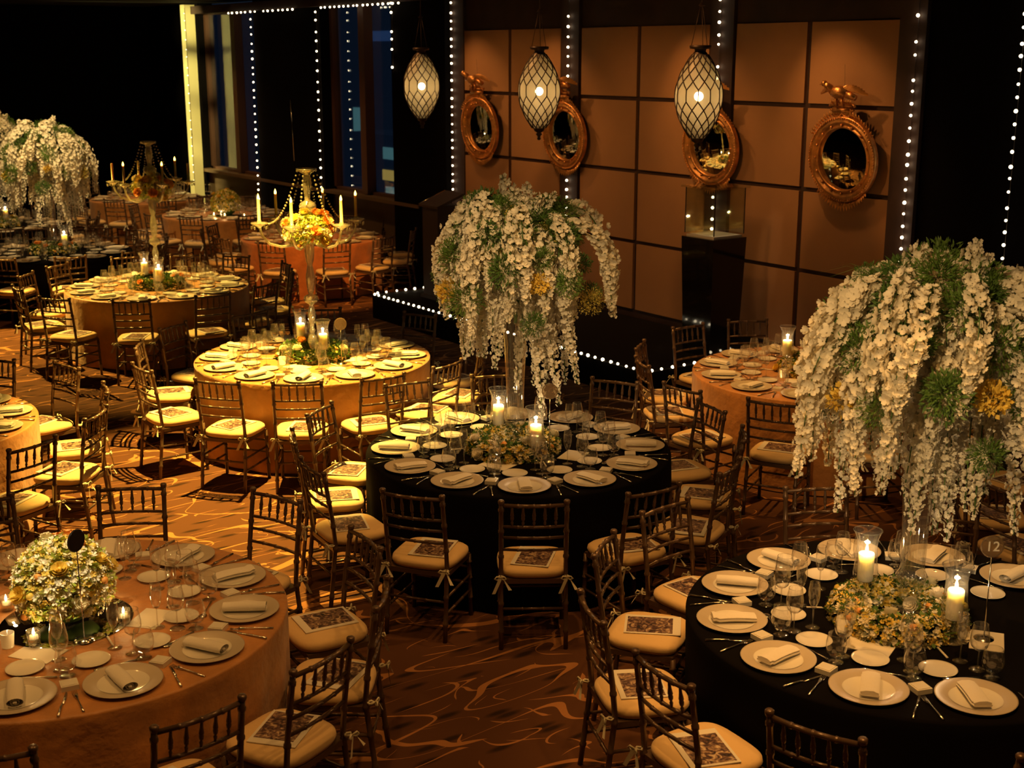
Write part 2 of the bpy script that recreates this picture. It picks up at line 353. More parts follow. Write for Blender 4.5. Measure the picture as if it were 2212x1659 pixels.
string([(XW - .15, 17.02, 4.15), (XW - .15, 17.02, 3.1)], .13, 'short fairy light strand beside the leftmost lantern', (-.015, 0, 0), 5)
string([(XW - .15, 19.37, 4.1), (XW - .15, 19.37, 1.0)], .15, 'thin fairy light strand behind the crystal candelabra', (-.015, 0, 0), 6)
string([(XW - .15, 21.77, 4.15), (XW - .15, 21.77, .66)], .13, 'bright fairy light strand left of the black pier', (-.02, 0, 0), 7)
string([(XW - .36, 24.22, 4.2), (XW - .36, 24.22, .9)], .16, 'faint fairy light strand along the cream post', (-.01, 0, 0), 8, None, .5)
string([(XW - .1, 6.74, 4.2), (XW - .1, 6.74, .4)], .112, 'fairy light strand on the black wall at right edge', (-.02, 0, 0), 9)
string([(XW - .25, 16.6, 4.08), (XW - .25, 19.1, 4.08)], .14, 'fairy light row under ceiling right of black pier', (0, 0, -.015), 10)
string([(XW - .25, 19.9, 4.08), (XW - .25, 22.6, 4.08)], .17, 'fairy light row under ceiling above black pier', (0, 0, -.015), 11)
string([(SX0, SY1, SZ + .006), (SX0, SY0, SZ + .006)], .118, 'fairy lights along the front edge of black stage', (0, 0, .012), 12)
string([(SX0, SY0, SZ + .006), (XW - .1, SY0, SZ + .006)], .14, 'fairy lights along the near end of black stage', (0, 0, .012), 13)
string([(SX0, SY1, SZ + .006), (XW - .1, SY1, SZ + .006)], .14, 'fairy lights along the far end of black stage', (0, 0, .012), 14)
# lectern on the stage
lm = MB(); lm.box((0, 0, .60), (.36, .36, 1.20)); lm.box((0, 0, .02), (.42, .42, .04))
tp = MB(); tp.X = T(0, 0, 1.26, 0, 1, 0, R_(-20)); tp.box((0, 0, 0), (.44, .44, .03))
tag(grow(N_('lectern', None, None, [N_('body', lm.mesh('body', 'podium', smooth=False)), N_('sloped_top', tp.mesh('sloped_top', 'podium', smooth=False)),
    N_('lit_edge', MB().tube([(-.2, .23, 1.20), (.2, .23, 1.35)], .006, 6).mesh('lit_edge', 'silver'))]), T(9.08, 14.12, SZ, R_(0))), 'dark wooden lectern with sloped top on the far end of stage', 'lectern')  # silver rod stands in for light catching the edge of the sloped top
# pedestal with glass case
PX, PY = 9.60, 9.74
pm = MB(); a, b_, h = .20, .235, 1.23
i = pm.av([(sx * a, sy * a, 0) for sx, sy in ((-1, -1), (1, -1), (1, 1), (-1, 1))] + [(sx * b_, sy * b_, h) for sx, sy in ((-1, -1), (1, -1), (1, 1), (-1, 1))])
for q in range(4): pm.af([i + q, i + (q + 1) % 4, i + 4 + (q + 1) % 4, i + 4 + q])
pm.af([i + 4, i + 5, i + 6, i + 7]); pm.af([i + 3, i + 2, i + 1, i])
tag(ob('plinth', pm.mesh('plinth', 'blackgloss', smooth=False), T(PX, PY, SZ)), 'tall glossy black tapered plinth standing on the stage', 'plinth')
c1 = MB()
for sx, sy, dx, dy in ((-1, 0, .008, .42), (1, 0, .008, .42), (0, -1, .42, .008), (0, 1, .42, .008)): c1.box((sx * .21, sy * .21, .27), (dx, dy, .46))
c2 = MB().box((0, 0, .515), (.50, .50, .02)); c3 = MB().box((0, 0, .012), (.40, .40, .022)); c4 = MB()
for sx, sy in ((-1, -1), (1, -1), (1, 1), (-1, 1)): c4.box((sx * .212, sy * .212, .27), (.008, .008, .47))
tag(grow(N_('display_case', None, None, [N_('glass_wall', c1.mesh('glass_wall', 'ccase', smooth=False)), N_('glass_lid', c2.mesh('glass_lid', 'ccase', smooth=False)),
    N_('tray', c3.mesh('tray', 'paper', smooth=False)), N_('corner_seam', c4.mesh('corner_seam', 'wire', smooth=False))]), T(PX, PY, SZ + h)), 'empty square glass display case on the black plinth', 'display case')
lamp('reflected_patch_spot', 'SPOT', (9.3, 9.1, 4.15), 60, (1, .62, .3), (10.26, 9.58, 1.32), .02, 8, .8)  # added spot imitating the reflected light patch beside the plinth
lamp('case_light', 'SPOT', (9.2, 10.3, 4.1), 45, (1, .8, .5), (PX, PY, 1.6), .02, 12, .4)

# ------------------------------------------------------------------ round gilt mirrors
rp = [(.295, .0), (.30, .035), (.315, .045), (.325, .03), (.335, .03), (.352, .055), (.372, .06), (.385, .042), (.392, .05), (.408, .055), (.415, .035), (.415, 0)]
fr = MB().lathe(rp, 64, axis='X')
for q in range(16): a = 2 * PI * q / 16; fr.ball((-.045, .33 * math.cos(a), .33 * math.sin(a)), .014, 8, 5)
for q in range(90): a = 2 * PI * q / 90; fr.ball((-.056, .398 * math.cos(a), .398 * math.sin(a)), .0105, 6, 4, (1, 1, 1))
frame_me = fr.mesh('frame', 'gold')
gl_me = MB().lathe([(.30, .005), (.22, .0095), (.12, .0125), (0, .0135)], 64, axis='X').mesh('mirror_glass', 'mirror')
def leaf3(mb, p, d, L, wd):
    p = V3(p); d = V3(d).normalized(); s_ = d.cross(V3((1, 0, 0))).normalized()
    pts = [p, p + d * L * .35 + s_ * wd + V3((-.015, 0, 0)), p + d * L + V3((-.03, 0, 0)), p + d * L * .35 - s_ * wd + V3((-.015, 0, 0)), p + d * L * .4 + V3((-.045, 0, 0))]
    i = mb.av(pts)
    for f in ((0, 1, 4), (1, 2, 4), (2, 3, 4), (3, 0, 4)): mb.af([i + k for k in f])
cr = MB()
for q in range(26):
    a = R_(90 + (q - 12.5) * 4.6); r = .42
    leaf3(cr, (-.02, r * math.cos(a), r * math.sin(a)), (0, math.cos(a) + .5 * math.sin(a) * (1 if q > 12 else -1), math.sin(a)), .05 + .02 * (abs(q - 12.5) < 7), .013)
cr.box((-.03, 0, .475), (.07, .20, .05)); cr.box((-.03, 0, .52), (.075, .25, .025))
for s_ in (-1, 1):
    cr.tube([(-.035, s_ * (.06 + .055 * math.cos(t)), .455 + .045 * math.sin(t)) for t in [k * .5 for k in range(12)]], .013, 8)
    cr.tube([(-.035, s_ * (.12 + .035 * math.cos(t)), .50 + .03 * math.sin(t)) for t in [k * .6 for k in range(10)]], .011, 8)
for q in range(9): leaf3(cr, (-.03, (q - 4) * .026, .53), (0, (q - 4) * .12, 1), .05, .012)
cr_me = cr.mesh('crest', 'gold')
bo = MB()
for q in range(21):
    a = R_(-90 + (q - 10) * 4.2); leaf3(bo, (-.015, .41 * math.cos(a), .41 * math.sin(a)), (0, math.cos(a), math.sin(a)), .105 - .0055 * abs(q - 10), .016)
for q in range(9): a = R_(-90 + (q - 4) * 5); bo.ball((-.03, .435 * math.cos(a), .435 * math.sin(a)), .016, 8, 5)
bo_me = bo.mesh('bottom_leaves', 'gold')
eg = MB(); eg.ball((-.06, 0, .64), .05, 12, 8, (1, 1.5, .9)); eg.tube([(-.07, .05, .65), (-.09, .075, .685), (-.10, .09, .695)], [.03, .022, .02], 10)
eg.ball((-.10, .095, .70), .023, 10, 6); eg.tube([(-.10, .112, .70), (-.10, .138, .690)], [.010, .002], 6)
eg.tube([(-.05, -.06, .625), (-.04, -.13, .60)], [.03, .02], 8)
for s_ in (-1, 1):
    for k in range(8):
        t = k / 7; x0 = s_ * (.03 + .02 * t); p0 = V3((-.055 - .02 * (s_ > 0), x0, .665)); tip = V3((-.05 + .02 * k * .3, s_ * (.075 + .135 * t), .70 - .075 * t * t - .015 * (1 - t)))
        sd = V3((.0, .0, .013)); i = eg.av([p0 - sd, p0 + sd, tip + sd * .5, tip - sd, p0 + V3((-.02, 0, 0)), (p0 + tip) / 2 + V3((-.02, 0, 0))])
        for f in ((0, 5, 4), (4, 5, 1), (1, 5, 2), (2, 5, 3), (3, 5, 0)): eg.af([i + q for q in f])
for s_ in (-1, 1): eg.tube([(-.06, s_ * .025, .60), (-.06, s_ * .03, .54)], [.014, .010], 8)
eg_me = eg.mesh('eagle', 'gold')
ML = ('round gilt mirror with eagle crest, leftmost on panelled wall', 'round gilt eagle mirror hung behind the middle glass lantern', 'round gilt eagle mirror partly hidden by nearest glass lantern', 'round gilt eagle mirror alone on the right wall panels')
for (y, z), lb in zip(((14.82, 2.395), (12.97, 2.385), (10.41, 2.38), (8.58, 2.365)), ML):
    put(N_('wall_mirror', None, None, [N_('frame', frame_me), N_('mirror_glass', gl_me), N_('crest', cr_me, None, [N_('eagle', eg_me, T(0, 0, -.235, 0, 1.38))]), N_('bottom_leaves', bo_me),
        N_('hanging_wire', MB().tube([(0, 0, .5), (0, 0, .9)], .0015, 4).mesh('hanging_wire', 'wire'))]), T(XW - .105, y, z, 0, 1, 0, R_(-4.5)), lb, 'mirror', 'eagle mirrors on the panelled wall')

# ------------------------------------------------------------------ pendant lanterns
def egg(t):   # t 0 bottom .. 1 top
    return .215 * math.sin(PI * (.085 + .83 * t)) ** .86
HG = .75
gprof = [(egg(k / 20), (k / 20 - .5) * HG) for k in range(21)]
gm = MB().lathe(gprof, 32).mesh('glass_globe', 'globe')
wm = MB()
nn = 12
def gp(t, a): r = egg(t) + .004; return (r * math.cos(a), r * math.sin(a), (t - .5) * HG)
rows = [0, .07, .15, .24, .34, .44, .58, .68, .77, .86, .93, 1.0]
for j in range(len(rows) - 1):
    for q in range(nn):
        a0 = 2 * PI * (q + .5 * (j % 2)) / nn
        if j == 5: wm.tube([gp(rows[j], a0), gp(.51, a0), gp(rows[j + 1], a0)], .0055, 5, False); continue
        jj = j if j < 5 else j - 1
        a0 = 2 * PI * (q + .5 * (jj % 2)) / nn
        for s_ in (-1, 1):
            a1 = a0 + s_ * PI / nn; wm.tube([gp(rows[j], a0), gp((rows[j] + rows[j + 1]) / 2, (a0 + a1) / 2), gp(rows[j + 1], a1)], .0055, 5, False)
wm_me = wm.mesh('wire_net', 'iron')
cap_me = MB().lathe([(0, .36), (.07, .36), (.065, .385), (.05, .40), (.055, .42), (.095, .425), (.10, .45), (.085, .455), (0, .455)], 24).mesh('cap', 'iron')
fin_me = MB().lathe([(0, -.50), (.012, -.50), (.022, -.485), (.014, -.47), (.02, -.455), (.035, -.44), (.02, -.425), (.05, -.405), (.062, -.38), (.06, -.355), (0, -.355)], 20).mesh('finial', 'iron')
for (y, lb) in ((13.82, 'leftmost egg shaped glass lantern in wire net hung from ceiling'), (11.19, 'middle egg shaped glass lantern in wire net before second mirror'), (8.97, 'nearest egg shaped glass lantern in wire net before third mirror')):
    x = {13.82: 8.62, 11.19: 8.42, 8.97: 8.58}[y]; z = 2.98
    ch = [N_('chain', MB().tube([(.085 * math.cos(a), .085 * math.sin(a), .45), (.012 * math.cos(a), .012 * math.sin(a), .80)], .003, 5).mesh('chain', 'iron')) for a in (0, 2.1, 4.2)]
    put(N_('pendant_lantern', None, None, [N_('glass_globe', gm), N_('wire_net', wm_me), N_('cap', cap_me), N_('finial', fin_me), N_('light_bulb', MB().ball((0, 0, 0), .042, 14, 10).mesh('light_bulb', 'lampbulb')),
        N_('hub', MB().lathe([(0, .79), (.03, .80), (.008, .83), (0, .83)], 16).mesh('hub', 'iron')), N_('rod', MB().tube([(0, 0, .82), (0, 0, 4.3 - z)], .006, 6).mesh('rod', 'iron'))] + ch), T(x, y, z), lb, 'lantern', 'egg shaped wire net lanterns')
    lamp('lantern_light', 'POINT', (x, y, z - .03), 5, (1, .68, .32), None, .035)

# ------------------------------------------------------------------ chair
def bamboo(mb, pts, r, bands=(), n=10):
    """turned rod with bamboo style rings"""
    pts = [V3(p) for p in pts]; L = [0]
    for a, b in zip(pts, pts[1:]): L.append(L[-1] + (b - a).length)
    def at(t):
        d = t * L[-1]
        for k in range(len(pts) - 1):
            if d <= L[k + 1] + 1e-9: return pts[k] + (pts[k + 1] - pts[k]) * ((d - L[k]) / (L[k + 1] - L[k]))
        return pts[-1]
    st = sorted([(0, r), (1, r)] + [(b + o, q) for b in bands for o, q in ((-.014, r), (-.008, r * 1.28), (.008, r * 1.28), (.014, r))] + [(L[k] / L[-1], r) for k in range(1, len(pts) - 1)])
    mb.tube([at(max(0, min(1, t))) for t, _ in st], [q for _, q in st], n)
rear = []
for s_ in (-1, 1):
    mb = MB(); bamboo(mb, [(s_ * .188, -.235, 0), (s_ * .186, -.185, .44), (s_ * .186, -.20, .60), (s_ * .186, -.245, .90)], .0135, (.12, .3, .46, .62, .80, .95))
    mb.lathe([(.0135, -.01), (.018, .0), (.019, .012), (.014, .018), (0, .019)], 10, (s_ * .186, -.246, .90))
    rear.append(mb.mesh('leg', 'chair'))
front = []
for s_ in (-1, 1):
    mb = MB(); bamboo(mb, [(s_ * .19, .185, 0), (s_ * .185, .17, .405)], .0135, (.3, .62, .88)); front.append(mb.mesh('leg', 'chair'))
def rail(z, y, bend, r=.009, b=(.25, .5, .75)):
    mb = MB(); bamboo(mb, [(-.18, y, z), (-.09, y - bend * .75, z), (0, y - bend, z), (.09, y - bend * .75, z), (.18, y, z)], r, b, 8); return mb.mesh('back_rail', 'chair')
rails = [rail(.885, -.242, .022, .0115), rail(.752, -.223, .02), rail(.682, -.211, .018), rail(.605, -.202, .016)]
spm = MB(); spm.lathe([(.005, 0), (.006, .015), (.0085, .03), (.0055, .034), (.0055, .04), (.0095, .046), (.011, .06), (.0085, .066), (.0115, .072), (.0075, .10), (.0055, .135)], 8); sp_me = spm.mesh('spindle', 'chair')
spind = []
for k in range(5):
    x = (k - 2) * .062; y1 = -.242 - .022 * (1 - (x / .18) ** 2); y0 = -.223 - .02 * (1 - (x / .18) ** 2)
    spind.append(N_('spindle', sp_me, Matrix.Translation((x, y0, .752)) @ Matrix.Rotation(math.atan2(-(y1 - y0), .133), 4, 'X')))
def rod(a, b, r=.0085):
    mb = MB(); bamboo(mb, [a, b], r, (.33, .66), 8); return mb.mesh('stretcher', 'chair')
strs = []
for s_ in (-1, 1):
    for z in (.17, .27): strs.append(rod((s_ * .188, -.215 + .05 * (z - .17), z), (s_ * .188, .18, z)))
strs += [rod((-.187, -.205, .24), (.187, -.205, .24)), rod((-.188, .178, .22), (.188, .178, .22)), rod((-.188, .175, .32), (.188, .175, .32))]
sf = MB(); sf.box((0, -.012, .404), (.385, .365, .028)); sf_me = sf.mesh('seat', 'chair', smooth=False)
cu = MB(); n = 40
def sup(a, rx, ry, e=.55): c, s = math.cos(a), math.sin(a); return (rx * math.copysign(abs(c) ** e, c), ry * math.copysign(abs(s) ** e, s))
ringsC = [(.90, .418), (.99, .424), (1.035, .444), (1.02, .462), (.95, .474), (.8, .479), (.4, .481)]
bs = []
for k, z in ringsC: bs.append(cu.av([(sup(2 * PI * q / n, .20 * k, .195 * k)[0] * (1 + .06 * (math.sin(2 * PI * q / n))), sup(2 * PI * q / n, .20 * k, .195 * k)[1] + .0, z) for q in range(n)]))
for a_, b2 in zip(bs, bs[1:]):
    for q in range(n): cu.af([a_ + q, a_ + (q + 1) % n, b2 + (q + 1) % n, b2 + q])
cu.af([bs[-1] + q for q in range(n)]); cu.af([bs[0] + q for q in reversed(range(n))])
cu_me = cu.mesh('cushion', 'cushion')
def bow(s_):
    mb = MB(); mb.X = T(0, 0, -.036); x = s_ * .19; y = -.21
    mb.tube([(x - .016, y, .475), (x, y - .018, .478), (x + .018, y, .476), (x + .0, y + .018, .475), (x - .016, y, .475)], .006, 6)
    for a, L in ((-.5, .10), (.6, .075)):
        i = mb.av([(x, y - .02, .48), (x + a * .03, y - .035, .47), (x + a * L, y - .05, .48 - L * .9), (x + a * L + .02, y - .045, .48 - L * .9), (x + .012, y - .022, .48)])
        mb.af([i, i + 1, i + 2, i + 3, i + 4])
    for a in (-1, 1): mb.tube([(x, y - .022, .478), (x + a * .022, y - .035, .49), (x + a * .034, y - .035, .478), (x + a * .02, y - .03, .468), (x, y - .022, .478)], .005, 5)
    return mb.mesh('tie', 'ribbon')
chair_kids = [N_('leg', m) for m in rear + front] + [N_('back_rail', m) for m in rails] + spind + [N_('stretcher', m) for m in strs] + [N_('seat', sf_me), N_('cushion', cu_me, None, [N_('tie', bow(-1)), N_('tie', bow(1))])]
CHAIR = N_('banquet_chair', None, None, chair_kids)
pgm = MB(); pgm.box((0, 0, .0025), (.225, .29, .004)); pg_me = pgm.mesh('program_booklet', 'paper', smooth=False)
prm = MB(); prm.box((.006, -.014, .0052), (.185, .235, .0014)); pr_me = prm.mesh('cover_print', 'print', smooth=False)
BOOK = N_('program_booklet', pg_me, None, [N_('cover_print', pr_me)])

# ------------------------------------------------------------------ tableware
CHARGER = N_('charger_plate', MB().lathe([(0, .002), (.10, .002), (.11, .006), (.158, .015), (.165, .017), (.166, .019), (.160, .019), (.112, .010), (.105, .006), (.10, .005), (0, .005)], 40).mesh('charger_plate', 'charger'), None,
    [N_('well', MB().lathe([(.109, .0102), (.107, .0095), (.098, .0062), (0, .0062)], 36).mesh('well', 'china'))])
nk = MB(); pts = []
for k in range(15):
    t = k / 14; pts.append((t - .5))
for lay in range(2):
    w_ = .072 - lay * .006; z0 = .008 + lay * .011; b0 = []
    for k, t in enumerate(pts):
        y = t * .205; cz = .006 * math.sin(PI * (t + .5)) + (.008 if k < 2 else 0)
        b0.append(nk.av([(-w_ / 2, y, z0 + cz), (-w_ / 2 - .004, y, z0 + .006 + cz), (-w_ / 4, y, z0 + .013 + cz), (w_ / 4, y, z0 + .014 + cz), (w_ / 2 + .004, y, z0 + .007 + cz), (w_ / 2, y, z0 + cz)]))
    for a_, b2 in zip(b0, b0[1:]):
        for q in range(6): nk.af([a_ + q, a_ + (q + 1) % 6, b2 + (q + 1) % 6, b2 + q])
    nk.af([b0[0] + q for q in reversed(range(6))]); nk.af([b0[-1] + q for q in range(6)])
NAPKIN = N_('napkin', nk.mesh('napkin', 'linen', smooth=50))
nk2 = MB(); nk2.tube([(0, -.10, .026), (0, 0, .028), (.0, .10, .026)], [.021, .023, .021], 14); nk2.X = T(0, 0, 0, 0, (1.75, 1, 1)); nk2.v = []; nk2.f = []; nk2.m = []
nk2.tube([(0, -.102, .026), (0, 0, .028), (0, .102, .026)], [.019, .021, .019], 16, False)
nk2.tube([(0, -.10, .026), (0, 0, .028), (0, .10, .026)], [.010, .011, .010], 12, False); nk2.tube([(.0, -.101, .026), (0, .101, .026)], [.005, .005], 8)
NAPKIN2 = N_('napkin', nk2.mesh('napkin', 'linen'))
SIDE = N_('side_plate', MB().lathe([(0, .001), (.05, .001), (.075, .008), (.083, .012), (.082, .0135), (.074, .0105), (.052, .005), (0, .004)], 32).mesh('side_plate', 'china'))
bd = MB(); bd.box((0, 0, .011), (.072, .072, .022)); bd.mi = 0; bd.box((0, 0, .0235), (.06, .06, .003))
BUTTER = N_('butter_dish', bd.mesh('butter_dish', 'china', smooth=False))
fk = MB()
for k in range(4): fk.tube([((k - 1.5) * .0062, .10, .006), ((k - 1.5) * .0062, .075, .002), ((k - 1.5) * .0058, .055, .003)], .0014, 5)
fk.tube([(0, .058, .0032), (0, .045, .004), (0, .02, .007), (0, -.04, .006), (0, -.1, .003)], [.0100, .0085, .0028, .0034, .0058], 8)
FORK = N_('fork', fk.mesh('fork', 'silver'))
kf = MB(); kf.tube([(0, -.11, .005), (0, -.02, .006), (0, 0, .005)], [.0058, .0045, .0035], 8)
i = kf.av([(-.002, 0, .002), (-.002, .11, .002), (.006, .10, .002), (.010, .06, .002), (.008, 0, .002), (-.002, 0, .0045), (-.002, .11, .0035), (.006, .10, .0035), (.010, .06, .0035), (.008, 0, .0045)])
kf.af([i + 4, i + 3, i + 2, i + 1, i]); kf.af([i + 5, i + 6, i + 7, i + 8, i + 9])
for q in range(5): kf.af([i + q, i + (q + 1) % 5, i + 5 + (q + 1) % 5, i + 5 + q])
KNIFE = N_('knife', kf.mesh('knife', 'silver'))
so = MB(); so.ball((0, .075, .005), .02, 12, 6, (.9, 1.35, .25)); so.tube([(0, .055, .005), (0, .03, .007), (0, -.03, .006), (0, -.09, .003)], [.004, .0028, .003, .0055], 8)
SPOON = N_('spoon', so.mesh('spoon', 'silver'))
def stemware(name, bowl, stem_h, foot):
    f = [(0, .001), (foot, .001), (foot, .0025), (foot * .5, .005), (.006, .009), (.0035, .02), (.0032, stem_h - .01), (.006, stem_h)]
    rr, rz = bowl[-1]; me1 = MB().lathe([(0, stem_h - .002)] + bowl, 20).lathe([(rr + .0012 * math.cos(q * PI / 3), rz + .0012 * math.sin(q * PI / 3)) for q in range(7)], 20).mesh('bowl', 'glass'); me2 = MB().lathe(f, 14).mesh('stem', 'thick')
    return N_(name, None, None, [N_('bowl', me1), N_('stem', me2)])
WINE = stemware('wine_glass', [(.018, .093), (.034, .11), (.041, .135), (.040, .16), (.034, .195), (.031, .213)], .09, .036)
FLUTE = stemware('champagne_flute', [(.012, .10), (.022, .125), (.027, .155), (.026, .195), (.022, .225)], .098, .033)
GOB = stemware('water_goblet', [(.025, .030), (.042, .048), (.048, .075), (.046, .10), (.038, .135)], .026, .034)

# ------------------------------------------------------------------ tables
TABLES = {  # name: x, y, phase, cloth, label for the table, detail level, words for its things
 'T1': (5.017, 6.882, 26.5, 'black', 2, 'centre black table'),
 'T12': (4.887, 3.590, 28.0, 'black', 2, 'black table numbered twelve'),
 'TBL': (1.666, 5.919, 28.0, 'copper', 2, 'orange table at bottom left corner'),
 'TY': (5.180, 10.183, 27.0, 'goldcloth', 2, 'bright yellow spotlit table'),
 'T2': (5.42, 14.50, 27.0, 'goldcloth', 2, 'gold table with the farther candelabra'),
 'TR': (8.345, 7.20, 4.0, 'copper', 2, 'orange table beside the stage'),
 'TL': (1.66, 9.99, 20.0, 'copper', 2, 'orange table cut by left edge'),
 'TX': (8.05, 3.75, 5.0, 'black', 1, 'table beyond the right edge'),
 'TA': (8.83, 17.25, 12.0, 'rust', 1, 'rust table below black pier'),
 'TB': (8.97, 20.70, 20.0, 'copper', 1, 'table with far yellow flower dome'),
 'TC': (8.83, 23.87, 20.0, 'copper', 1, 'farthest table near cream post'),
 'TD': (5.28, 17.92, 20.0, 'black', 1, 'black table beneath far orchids'),
 'TE': (5.45, 21.25, 20.0, 'black', 1, 'rearmost black table at left edge'),
}
HOURS = 'twelve one two three four five six seven eight nine ten eleven'.split()
def hour(cx, cy, ang):
    rel = (math.degrees(math.atan2(-cy, -cx)) - ang) % 360
    return HOURS[int(round(6 + rel / 30)) % 12]
camM = (Matrix.Translation((0, 0, CH)) @ Matrix.Rotation(R_(-35.8), 4, 'Z') @ Matrix.Rotation(R_(90 - 14.1), 4, 'X')).inverted()
def seen(p, mx=60):
    q = camM @ V3(p)
    if q.z > -.1: return False
    x = 1106 + 2831 * q.x / -q.z; y = 829.5 - 2831 * q.y / -q.z
    return -mx < x < 2212 + mx and -mx < y < 1659 + mx
def cloth_me(seed, m):
    rg = random.Random(seed); ph = [(rg.uniform(0, 6.28), rg.choice((7, 9, 11, 13, 17, 21)), rg.uniform(.4, 1)) for _ in range(5)]
    mb = MB(); n = 180; TR = 1.03; rings = [(0, 0, .76), (.5, 0, .76), (.9, 0, .76), (TR - .02, 0, .76), (TR - .004, 0, .757), (TR, 0, .748)] + [(TR, q, .748 - .738 * q) for q in (.06, .15, .3, .5, .7, .85, 1)]
    bs = []
    for r, q, z in rings:
        if r == 0: bs.append((mb.av([(0, 0, z)]), 1)); continue
        pts = []
        for k in range(n):
            a = 2 * PI * k / n; f = sum(w_ * math.sin(fr_ * a + p) for p, fr_, w_ in ph) / 3.0
            rr = r + (q ** .8) * .030 * f - .008 * q
            pts.append((rr * math.cos(a), rr * math.sin(a), z))
        bs.append((mb.av(pts), n))
    for (a, na), (b, nb) in zip(bs, bs[1:]):
        for q in range(n):
            if na == 1: mb.af([a, b + q, b + (q + 1) % n])
            else: mb.af([a + q, b + q, b + (q + 1) % n, a + (q + 1) % n])
    return mb.mesh('tablecloth', m)
CL = {'T1': 'black floor length cloth on the centre table', 'T12': 'black floor length cloth on the table numbered twelve', 'TBL': 'copper orange cloth on table at bottom left corner',
 'TY': 'golden crushed cloth glowing yellow in the spotlight', 'T2': 'golden cloth, front in shade, on table with farther candelabra', 'TR': 'copper cloth on table beside the stage',
 'TL': 'copper cloth on table cut by left edge', 'TX': 'black cloth on table beyond the right edge', 'TA': 'rust red lit cloth on table below black pier', 'TB': 'dim copper cloth on table with far flower dome',
 'TC': 'dim copper cloth on farthest table near cream post', 'TD': 'black cloth on table beneath far tall orchids', 'TE': 'black cloth on rearmost table at left edge'}
JIT = {  # (table, seat index): (angle shift, radius, yaw shift) where a chair stands off its place
 ('T1', 7): (1.1, 1.27, -2), ('T1', 6): (2.4, 1.25, 6), ('T1', 5): (2, 1.28, -4), ('T1', 4): (4.8, 1.21, 5), ('T1', 3): (8.3, 1.24, 0), ('T1', 8): (-.9, 1.24, 0), ('T1', 9): (-6.5, 1.30, 6), ('T1', 10): (-7, 1.24, -4), ('T1', 11): (-10, 1.25, 0),
 ('TY', 5): (6.2, 1.34, 0), ('TY', 6): (6.2, 1.29, 5), ('TY', 7): (1, 1.20, 0), ('TY', 8): (-3.6, 1.20, 3), ('TY', 9): (-7.8, 1.25, 0), ('TY', 10): (-12, 1.28, 0), ('TY', 11): (-15, 1.25, 0), ('TY', 0): (-8, 1.27, 4),
 ('T12', 3): (2.7, 1.26, 4), ('T12', 4): (3.5, 1.27, 6), ('T12', 5): (.6, 1.25, -3), ('T12', 2): (6.8, 1.30, 0),
 ('TBL', 11): (-8.4, 1.24, 5), ('TBL', 10): (-6, 1.25, 0), ('TBL', 9): (-1.8, 1.25, -4),
 ('TR', 4): (4, 1.20, 0), ('TR', 5): (-1.8, 1.22, 3), ('TR', 6): (.7, 1.42, 0), ('TR', 7): (-2.8, 1.40, -4),
 ('TL', 11): (-5, 1.27, 0), ('TL', 10): (-2, 1.33, 0), ('TL', 9): (0, 1.42, 4),
 ('T2', 5): (3, 1.32, 0), ('T2', 6): (3, 1.42, 5), ('T2', 7): (3, 1.42, 0), ('T2', 8): (3, 1.38, -4),
 ('TX', 4): (7, 1.24, 0), ('TX', 3): (0, 1.26, 5),
}
